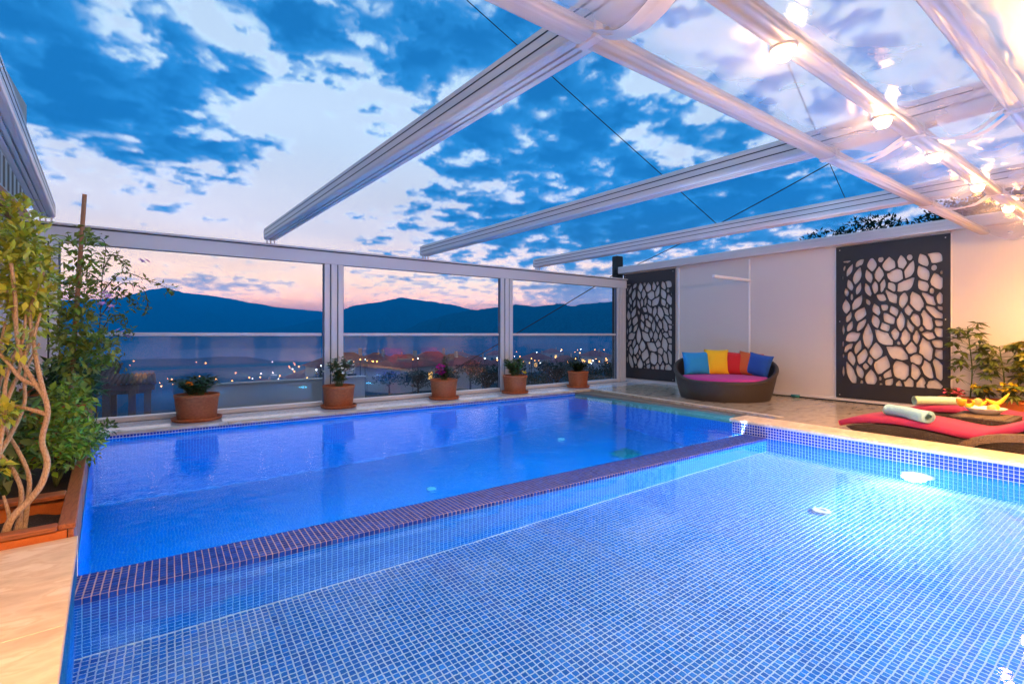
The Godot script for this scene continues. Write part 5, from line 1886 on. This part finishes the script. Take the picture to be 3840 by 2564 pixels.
func build_left_planters() -> void:
	rng.seed = 51
	var up := Vector3.UP
	var xf := Transform3D(Basis(up, EDGE), Vector3(-0.29, 0, -2.86))
	var inv := xf.affine_inverse()
	# front planter box
	var b := thing("planter_box", "brown wooden planter holding the twisted shrub, beside the travertine slab", "planter", xf.origin, EDGE)
	planter(b, -0.85, 0.0, -0.60, 0.0, 0.180, 0.060, 0.085)
	var c := thing("planter_box", "long brown wooden planter of green shrubs along the pool side", "planter", xf.origin, EDGE)
	planter(c, -0.85, 0.0, -2.16, -0.604, 0.176, 0.060, 0.085)
	var e := thing("planter_box", "tall orange wooden planter at the fence end of the pool side", "planter", xf.origin, EDGE)
	planter(e, -0.80, -0.005, -4.1, -2.17, 0.46, 0.05, 0.38)
	# shrub with bare twisted stems
	var s := thing("twisted_shrub", "tall shrub with bare twisted tan stems and yellow green leaves", "shrub", Vector3(-0.52, 0.10, -2.98))
	var o := s.position
	var st := sb(true)
	var P := func(a: Array) -> Array:
		var out := []
		for v in a:
			out.append((v as Vector3) - o)
		return out
	var main := curve(P.call([Vector3(-0.535, 0.10, -2.93), Vector3(-0.505, 0.215, -2.92), Vector3(-0.456, 0.278, -2.945), Vector3(-0.414, 0.345, -2.952), Vector3(-0.402, 0.428, -3.006), Vector3(-0.421, 0.525, -3.019), Vector3(-0.401, 0.641, -3.005), Vector3(-0.409, 0.714, -3.01), Vector3(-0.443, 0.775, -3.035), Vector3(-0.493, 0.885, -3.071), Vector3(-0.514, 1.018, -3.086), Vector3(-0.520, 1.16, -3.10), Vector3(-0.533, 1.32, -3.1)]), 5)
	tube(st, main, taper(main.size(), 0.0145, 0.007), 8)
	part("twisted_stem", st, "stem", s)
	var others := [[Vector3(-0.50, 0.10, -3.05), Vector3(-0.50, 0.20, -3.076), Vector3(-0.497, 0.306, -3.076), Vector3(-0.53, 0.40, -3.10), Vector3(-0.575, 0.470, -3.13), Vector3(-0.63, 0.60, -3.15), Vector3(-0.60, 0.80, -3.16), Vector3(-0.56, 1.05, -3.14)], [Vector3(-0.50, 0.10, -3.16), Vector3(-0.494, 0.223, -3.195), Vector3(-0.490, 0.338, -3.195), Vector3(-0.531, 0.459, -3.221), Vector3(-0.577, 0.561, -3.255), Vector3(-0.60, 0.75, -3.25), Vector3(-0.53, 0.95, -3.22), Vector3(-0.48, 1.15, -3.2)], [Vector3(-0.443, 0.775, -3.035), Vector3(-0.49, 0.80, -3.06), Vector3(-0.53, 0.86, -3.07), Vector3(-0.60, 1.0, -3.1), Vector3(-0.60, 1.25, -3.1)], [Vector3(-0.401, 0.641, -3.005), Vector3(-0.45, 0.665, -3.02), Vector3(-0.53, 0.69, -3.05), Vector3(-0.62, 0.70, -3.06)], [Vector3(-0.493, 0.885, -3.071), Vector3(-0.47, 0.99, -3.12), Vector3(-0.48, 1.12, -3.16), Vector3(-0.44, 1.3, -3.2)], [Vector3(-0.53, 0.10, -3.0), Vector3(-0.525, 0.20, -3.02), Vector3(-0.545, 0.30, -3.03)], [Vector3(-0.50, 0.10, -2.96), Vector3(-0.495, 0.17, -2.97), Vector3(-0.475, 0.25, -2.955)], [Vector3(-0.60, 0.10, -3.0), Vector3(-0.575, 0.35, -3.02), Vector3(-0.55, 0.62, -3.06), Vector3(-0.545, 0.80, -3.08), Vector3(-0.50, 0.95, -3.10), Vector3(-0.49, 1.12, -3.14)], [Vector3(-0.62, 0.12, -3.1), Vector3(-0.60, 0.50, -3.1), Vector3(-0.545, 0.72, -3.12), Vector3(-0.51, 0.86, -3.14), Vector3(-0.53, 1.05, -3.16), Vector3(-0.57, 1.22, -3.2)], [Vector3(-0.409, 0.714, -3.01), Vector3(-0.44, 0.86, -3.05), Vector3(-0.455, 0.98, -3.08), Vector3(-0.44, 1.10, -3.12)], [Vector3(-0.575, 0.470, -3.13), Vector3(-0.54, 0.55, -3.14), Vector3(-0.50, 0.68, -3.16), Vector3(-0.50, 0.82, -3.18), Vector3(-0.455, 0.96, -3.2)]]
	for a in others:
		st = sb(true)
		var line := curve(P.call(a), 5)
		tube(st, line, taper(line.size(), 0.011, 0.005), 7)
		part("twisted_stem", st, "stem", s)
	st = sb(true)
	for q in [[Vector3(-0.56, 1.30, -3.30), Vector3(0.16, 0.16, 0.2), 330], [Vector3(-0.50, 1.18, -3.20), Vector3(0.10, 0.10, 0.14), 150], [Vector3(-0.545, 1.46, -3.40), Vector3(0.13, 0.12, 0.18), 190], [Vector3(-0.62, 1.62, -3.60), Vector3(0.12, 0.12, 0.15), 130], [Vector3(-0.50, 1.06, -3.25), Vector3(0.08, 0.07, 0.14), 70], [Vector3(-0.575, 0.90, -3.08), Vector3(0.03, 0.06, 0.05), 12], [Vector3(-0.55, 0.66, -3.04), Vector3(0.05, 0.035, 0.05), 34], [Vector3(-0.50, 0.96, -3.05), Vector3(0.05, 0.08, 0.05), 18], [Vector3(-0.56, 0.42, -3.06), Vector3(0.03, 0.04, 0.04), 14]]:
		foliage(st, q[0] - o, q[1], int(q[2] * 1.9), 0.046, 0.026, Color(0.36, 0.38, 0.035), 0.1)
	part("leaves", st, "leaf", s)
	# climber on its cane
	var v := thing("climbing_vine", "climbing vine with small dark leaves and arching shoots on a cane", "vine", Vector3(-0.54, 0.10, -4.95))
	o = v.position
	var vine := sb(true)
	var lv := sb(true)
	var flowers := sb(true)
	var runs := [[Vector3(-0.52, 0.1, -4.95), Vector3(-0.50, 0.9, -5.0), Vector3(-0.47, 1.6, -4.95), Vector3(-0.44, 1.98, -4.9), Vector3(-0.56, 2.05, -4.95), Vector3(-0.70, 2.02, -5.0)], [Vector3(-0.46, 1.70, -4.92), Vector3(-0.38, 1.86, -4.85), Vector3(-0.30, 1.80, -4.8), Vector3(-0.24, 1.72, -4.8)], [Vector3(-0.47, 1.45, -4.95), Vector3(-0.30, 1.66, -4.75), Vector3(-0.10, 1.60, -4.6), Vector3(0.06, 1.52, -4.45), Vector3(0.17, 1.46, -4.35)], [Vector3(-0.48, 1.3, -4.95), Vector3(-0.30, 1.55, -4.8), Vector3(-0.12, 1.50, -4.65), Vector3(-0.07, 1.36, -4.6), Vector3(-0.10, 1.22, -4.6)], [Vector3(-0.48, 1.2, -4.95), Vector3(-0.34, 1.42, -4.85), Vector3(-0.22, 1.40, -4.75), Vector3(-0.18, 1.28, -4.7)], [Vector3(-0.50, 1.0, -4.98), Vector3(-0.38, 1.2, -4.9), Vector3(-0.28, 1.18, -4.8), Vector3(-0.26, 1.05, -4.8)], [Vector3(-0.50, 0.8, -5.0), Vector3(-0.38, 0.98, -4.9), Vector3(-0.28, 0.98, -4.85), Vector3(-0.22, 1.02, -4.8)], [Vector3(-0.46, 1.55, -4.95), Vector3(-0.58, 1.66, -4.9), Vector3(-0.70, 1.58, -4.9), Vector3(-0.74, 1.44, -4.9)], [Vector3(-0.50, 0.7, -5.0), Vector3(-0.42, 0.75, -4.9), Vector3(-0.34, 0.72, -4.9), Vector3(-0.30, 0.62, -4.9)]]
	for a in runs:
		var line := curve(P.call(a), 6)
		tube(vine, line, taper(line.size(), 0.006, 0.0025), 5)
		for k in 64:
			var p: Vector3 = line[rng.randi() % line.size()] + rand_dir() * rng.randf() * 0.075
			leaf(lv, p, (rand_dir() + Vector3(0, -0.3, 0)).normalized(), rand_dir(), rng.randf_range(0.045, 0.075), rng.randf_range(0.018, 0.030), leaf_tone(Color(0.12, 0.16, 0.024)))
	for q in [[Vector3(-0.47, 1.62, -4.93), Vector3(0.13, 0.20, 0.12), 170], [Vector3(-0.50, 1.28, -4.95), Vector3(0.16, 0.18, 0.13), 300], [Vector3(-0.50, 1.02, -4.95), Vector3(0.17, 0.16, 0.13), 320], [Vector3(-0.50, 0.80, -4.95), Vector3(0.17, 0.16, 0.13), 300], [Vector3(-0.34, 0.90, -4.90), Vector3(0.10, 0.12, 0.1), 120]]:
		foliage(lv, q[0] - o, q[1], q[2], 0.064, 0.032, Color(0.20, 0.25, 0.034), 0.2)
	for q in [Vector3(-0.34, 1.24, -4.85), Vector3(-0.32, 1.30, -4.83), Vector3(-0.30, 1.21, -4.8), Vector3(-0.08, 1.56, -4.6), Vector3(-0.24, 1.02, -4.8), Vector3(-0.34, 0.83, -4.88), Vector3(-0.2, 0.99, -4.78)]:
		for k in 2:
			blossom(flowers, q - o + rand_dir() * 0.02, 0.030, Color(0.60, 0.30, 0.52), 5)
	part("vine_stems", vine, "dark_stem", v)
	part("leaves", lv, "leaf", v)
	part("petals", flowers, "petal", v)
	var cane := sb(true)
	tube(cane, [Vector3(-0.56, 0.02, -5.02) - o, Vector3(-0.52, 0.95, -5.02) - o, Vector3(-0.447, 2.06, -4.89) - o], [0.017, 0.016, 0.014], 8)
	part("cane", cane, "bamboo", v)
	# shrubs of the long planter
	var k := 0
	for q in [["rounded bright green shrub spilling over the planter's pool side", Vector3(-0.50, 0.08, -4.02), [[Vector3(0.00, 0.30, 0.0), Vector3(0.15, 0.22, 0.26), 620], [Vector3(0.05, 0.50, -0.05), Vector3(0.13, 0.12, 0.2), 300], [Vector3(0.10, 0.20, -0.35), Vector3(0.10, 0.16, 0.2), 260]], Color(0.17, 0.28, 0.024), 0.046, 0.028], ["dark leafy shrub behind the twisted stems in the long planter", Vector3(-0.72, 0.08, -4.0), [[Vector3(0.0, 0.36, 0.1), Vector3(0.17, 0.30, 0.36), 520], [Vector3(-0.05, 0.75, 0.0), Vector3(0.14, 0.2, 0.25), 240]], Color(0.07, 0.12, 0.024), 0.085, 0.036], ["broad leaved green plant in the tall planter by the fence", Vector3(-0.62, 0.40, -5.6), [[Vector3(0.0, 0.22, 0.1), Vector3(0.20, 0.18, 0.35), 420], [Vector3(0.12, 0.16, 0.35), Vector3(0.12, 0.12, 0.2), 180]], Color(0.030, 0.075, 0.016), 0.10, 0.034], ["sprawling light green plant low at the long planter's far end", Vector3(-0.45, 0.10, -4.75), [[Vector3(0.0, 0.16, 0.0), Vector3(0.12, 0.14, 0.22), 320], [Vector3(0.10, 0.16, -0.2), Vector3(0.10, 0.06, 0.10), 90]], Color(0.075, 0.13, 0.016), 0.048, 0.026]]:
		var t := thing("green_shrub", q[0], "shrub", q[1])
		rng.seed = 600 + k
		var stem := sb(true)
		for n in 6:
			var a := rng.randf() * TAU
			var tip := Vector3(cos(a) * 0.1, rng.randf_range(0.25, 0.5), sin(a) * 0.16)
			tube(stem, curve([Vector3(0, 0, 0), tip * 0.5 + Vector3(0.01, 0, 0), tip], 4), taper(9, 0.007, 0.003), 5)
		part("stems", stem, "green_stem", t)
		var f := sb(true)
		for g in q[2]:
			foliage(f, g[0], g[1], g[2], q[4], q[5], q[3], 0.05)
		part("leaves", f, "leaf", t)
		k += 1
	# white slatted boundary behind the planters
	var w := thing("slat_fence", "white boundary wall of upright slats behind the planters", "fence", Vector3(-1.14, 0, 0))
	for n in 42:
		var z := -7.1 + n * 0.13
		st = sb()
		box(st, Vector3(0, 1.0, z), Vector3(0.03, 1.9, 0.105), 0.003)
		part("slat", st, "white_aluminium", w)
	for y in [0.12, 1.96]:
		st = sb()
		box(st, Vector3(-0.03, y, -4.4), Vector3(0.03, 0.08, 5.6), 0.003)
		part("rail", st, "white_aluminium", w)
	# the neighbour's upper storey looking over it
	var h := thing("neighbour_house", "white neighbouring house with a slotted balcony beyond the slat fence", "house", Vector3(-1.62, 0, -8.9), 0.0)
	st = sb()
	box(st, Vector3(-1.2, 0.8, 0), Vector3(2.4, 7.4, 3.0), 0.01)
	part("wall", st, "plaster", h)
	for n in 12:
		st = sb()
		box(st, Vector3(0.0, 3.12, -1.3 + n * 0.235), Vector3(0.008, 0.40, 0.10), 0.003)
		part("balcony_slot", st, "joint_dark", h)
	st = sb()
	box(st, Vector3(0.05, 2.66, 0.25), Vector3(0.14, 0.22, 2.4), 0.01)
	part("brown_ledge", st, "orange_wood", h)

func planter(t: Node, x0: float, x1: float, z0: float, z1: float, y: float, rim: float, soil_y: float) -> void:
	var st := sb()
	var c := Vector3((x0 + x1) * 0.5, 0, (z0 + z1) * 0.5)
	# rim boards, mitred as butt joints
	for q in [[Vector3(x1 - rim * 0.5, y - 0.012, c.z), Vector3(rim, 0.024, z1 - z0), "teak"], [Vector3(x0 + rim * 0.5, y - 0.012, c.z), Vector3(rim, 0.024, z1 - z0), "teak"], [Vector3(c.x, y - 0.013, z1 - rim * 0.5 + 0.008), Vector3(x1 - x0 - 2.0 * rim - 0.002, 0.024, rim), "teak_across"], [Vector3(c.x, y - 0.013, z0 + rim * 0.5), Vector3(x1 - x0 - 2.0 * rim - 0.002, 0.024, rim), "teak_across"]]:
		st = sb()
		box(st, q[0], q[1], 0.004)
		part("rim_board", st, q[2], t)
	# side boards
	var n := maxi(2, int((z1 - z0) / 0.20))
	var step := (z1 - z0) / n
	var foot := -0.085
	for k in n:
		st = sb()
		box(st, Vector3(x1 - 0.016 - (0.001 if k % 2 else 0.0), (y - 0.026 + foot) * 0.5, z0 + (k + 0.5) * step), Vector3(0.020, y - 0.026 - foot, step - 0.004), 0.003)
		part("side_board", st, "teak", t)
	for zz in [z1 - 0.014, z0 + 0.014]:
		var rows := maxi(1, int((y - foot) / 0.09))
		for k in rows:
			st = sb()
			var hgt := (y - 0.026 - foot) / rows
			box(st, Vector3(c.x, foot + hgt * (k + 0.5), zz), Vector3(x1 - x0 - 0.06, hgt - 0.004, 0.020), 0.003)
			part("end_board", st, "orange_wood", t)
	st = sb()
	box(st, Vector3(x0 + 0.016, (y - 0.026 + foot) * 0.5, c.z), Vector3(0.020, y - 0.026 - foot, z1 - z0 - 0.06), 0.003)
	part("back_board", st, "teak", t)
	st = sb(true)
	var s := []
	for i in 13:
		var col := []
		for j in 13:
			col.append(Vector3(lerpf(x0 + 0.03, x1 - 0.03, i / 12.0), soil_y + rng.randf_range(-0.012, 0.012), lerpf(z0 + 0.03, z1 - 0.03, j / 12.0)))
		s.append(col)
	for i in 12:
		for j in 12:
			quad(st, s[i][j + 1], s[i + 1][j + 1], s[i + 1][j], s[i][j])
	part("soil", st, "soil", t)

func build_right_planter() -> void:
	rng.seed = 71
	var t := thing("trough_planter", "long orange wooden trough planter at the foot of the white wall", "planter", Vector3(8.18, 0, -0.62))
	var st := sb()
	var prof := PackedVector2Array([Vector2(-0.10, 0.03), Vector2(0.10, 0.03), Vector2(0.13, 0.20), Vector2(0.15, 0.20), Vector2(0.15, 0.222), Vector2(0.115, 0.222), Vector2(0.09, 0.06), Vector2(-0.09, 0.06), Vector2(-0.115, 0.222), Vector2(-0.16, 0.222), Vector2(-0.16, 0.20), Vector2(-0.13, 0.20)])
	prism(st, prof, -1.24, 1.6, Transform3D.IDENTITY)
	part("trough", st, "orange_wood", t)
	st = sb()
	for s in [-1.24, 1.6]:
		face(st, [Vector3(-0.13, 0.20, s), Vector3(0.13, 0.20, s), Vector3(0.10, 0.03, s), Vector3(-0.10, 0.03, s)], Vector3(0, 0.1, 0))
	box(st, Vector3(-0.003, 0.208, -1.25), Vector3(0.31, 0.026, 0.03), 0.004)
	part("end_board", st, "orange_wood", t)
	st = sb()
	box(st, Vector3(0, 0.16, 0.18), Vector3(0.21, 0.04, 2.78), 0.004)
	part("soil", st, "soil", t)
	var i := 0
	for q in [[-0.98, 1.10, "tallest umbrella plant in the trough next to the leaf screen", 0.0], [-0.70, 0.86, "slender umbrella plant in the trough, second from the screen", 0.02], [-0.40, 0.92, "yellow green umbrella plant in the trough at the picture's side edge", 0.0], [-0.05, 0.85, "umbrella plant in the trough closest to the house", 0.0]]:
		var p := thing("umbrella_plant", q[2], "plant", Vector3(8.16 + q[3], 0.17, -0.62 + q[0]), 0.0, "umbrella plants in the trough planter")
		rng.seed = 80 + i
		var stem := sb(true)
		var lv := sb(true)
		var h: float = q[1] - 0.17
		var line := curve([Vector3.ZERO, Vector3(0.01, h * 0.4, 0.02), Vector3(-0.01, h * 0.75, 0.0), Vector3(0, h, -0.02)], 5)
		tube(stem, line, taper(line.size(), 0.009, 0.005), 6)
		for k in 30:
			var f := 0.14 + 0.86 * k / 29.0
			var b: Vector3 = line[int(f * (line.size() - 1))]
			var a := k * 2.4 + rng.randf()
			var out := Vector3(cos(a) * 0.55 - 0.1, rng.randf_range(0.0, 0.55), sin(a)).normalized()
			var reach := rng.randf_range(0.10, 0.22) * (1.15 - 0.4 * f)
			var hub := b + out * reach
			hub.x = minf(hub.x, 0.13)
			tube(stem, [b, b.lerp(hub, 0.6) + Vector3(0, 0.01, 0), hub], [0.003, 0.002], 5)
			for m in 8:
				var aa := TAU * m / 8.0 + rng.randf() * 0.4
				leaf(lv, hub, (Vector3(cos(aa) * 0.7, rng.randf_range(-0.9, 0.1), sin(aa)) + out * 0.5).normalized(), (Vector3.UP + rand_dir() * 0.6).normalized(), rng.randf_range(0.085, 0.13), rng.randf_range(0.036, 0.052), leaf_tone(Color(0.11, 0.14, 0.022) if i != 2 else Color(0.24, 0.22, 0.022)))
		part("stems", stem, "green_stem", p)
		part("leaves", lv, "leaf", p)
		i += 1
	i = 0
	for q in [[-1.12, 0.14, Color(0.60, 0.10, 0.16), "low pink flowers at the screen end of the trough"], [-0.88, 0.22, Color(0.85, 0.58, 0.015), "yellow flowers in the trough beside the pink ones"], [-0.62, 0.24, Color(0.85, 0.60, 0.02), "yellow flowers in the middle of the trough"], [-0.30, 0.16, Color(0.88, 0.62, 0.02), "yellow flowers behind the fruit bowl in the trough"], [0.02, 0.18, Color(0.88, 0.6, 0.02), "yellow flowers in the trough near the house"]]:
		var p := thing("trough_flowers", q[3], "flowers", Vector3(8.10, 0.18, -0.62 + q[0]), 0.0, "flowers in the trough planter")
		rng.seed = 95 + i
		var stem := sb(true)
		var lv := sb(true)
		var pt := sb(true)
		var tips := sprigs(lv, stem, Vector3.ZERO, 16, q[1], 0.11, 0.05, 0.02, Color(0.075, 0.10, 0.014), 12)
		for tip in tips:
			for k in 3:
				blossom(pt, (tip as Vector3) + rand_dir() * 0.022, 0.024, q[2], 6)
		part("stems", stem, "green_stem", p)
		part("leaves", lv, "leaf", p)
		part("petals", pt, "petal", p)
		i += 1

func build_trees_and_cables() -> void:
	tree("dark leafy tree rising behind the white wall next to the pergola rail", Vector3(12.2, -0.5, -4.0), 4.0, 1.5, 13000, 201)
	tree("taller dark tree behind the white wall beside the leaf screen", Vector3(12.4, -0.5, -2.2), 4.4, 1.8, 15000, 202)
	var p := thing("utility_pole", "dark utility pole with insulators beyond the fence corner", "utility pole", Vector3(10.0, -3.0, -9.0))
	var st := sb()
	box(st, Vector3(0, 3.05, 0), Vector3(0.24, 6.1, 0.20), 0.02)
	part("pole_shaft", st, "pole_wood", p)
	st = sb()
	box(st, Vector3(0.05, 5.62, 0.14), Vector3(0.7, 0.06, 0.06), 0.01)
	part("crossarm", st, "cable", p)
	for x in [-0.24, 0.0, 0.3]:
		st = sb(true)
		lathe(st, [Vector2(0.0, -0.06), Vector2(0.04, -0.05), Vector2(0.05, 0.0), Vector2(0.03, 0.03), Vector2(0.045, 0.06), Vector2(0.0, 0.09)], 10, Transform3D(Basis(), Vector3(x, 5.70, 0.14)))
		part("insulator", st, "cable", p)
	for q in [[Vector3(9.8, 2.62, -8.86), Vector3(6.75, -1.26, -16.05), 0.06, 0.012, "black cable sloping from the pole down past the fence"], [Vector3(10.2, 2.75, -8.86), Vector3(8.9, 3.85, -3.3), 0.06, 0.009, "black cable rising from the pole over the pergola rails"], [Vector3(6.131, 9.185, -10.375), Vector3(13.476, 4.192, -8.151), 0.0, 0.011, "long thin cable crossing the sky above the pergola"], [Vector3(9.347, 6.062, -4.348), Vector3(15.928, 4.858, -5.761), 0.05, 0.009, "short thin cable hanging behind the clear canopy"]]:
		var t := thing("overhead_cable", q[4], "cable", q[0], 0.0, "overhead cables")
		st = sb(true)
		var line := []
		for k in 25:
			var f := k / 24.0
			line.append((q[1] - q[0]) * f + Vector3(0, -q[2] * 4.0 * f * (1.0 - f), 0))
		tube(st, line, [q[3]], 6)
		part("cable_line", st, "cable", t)
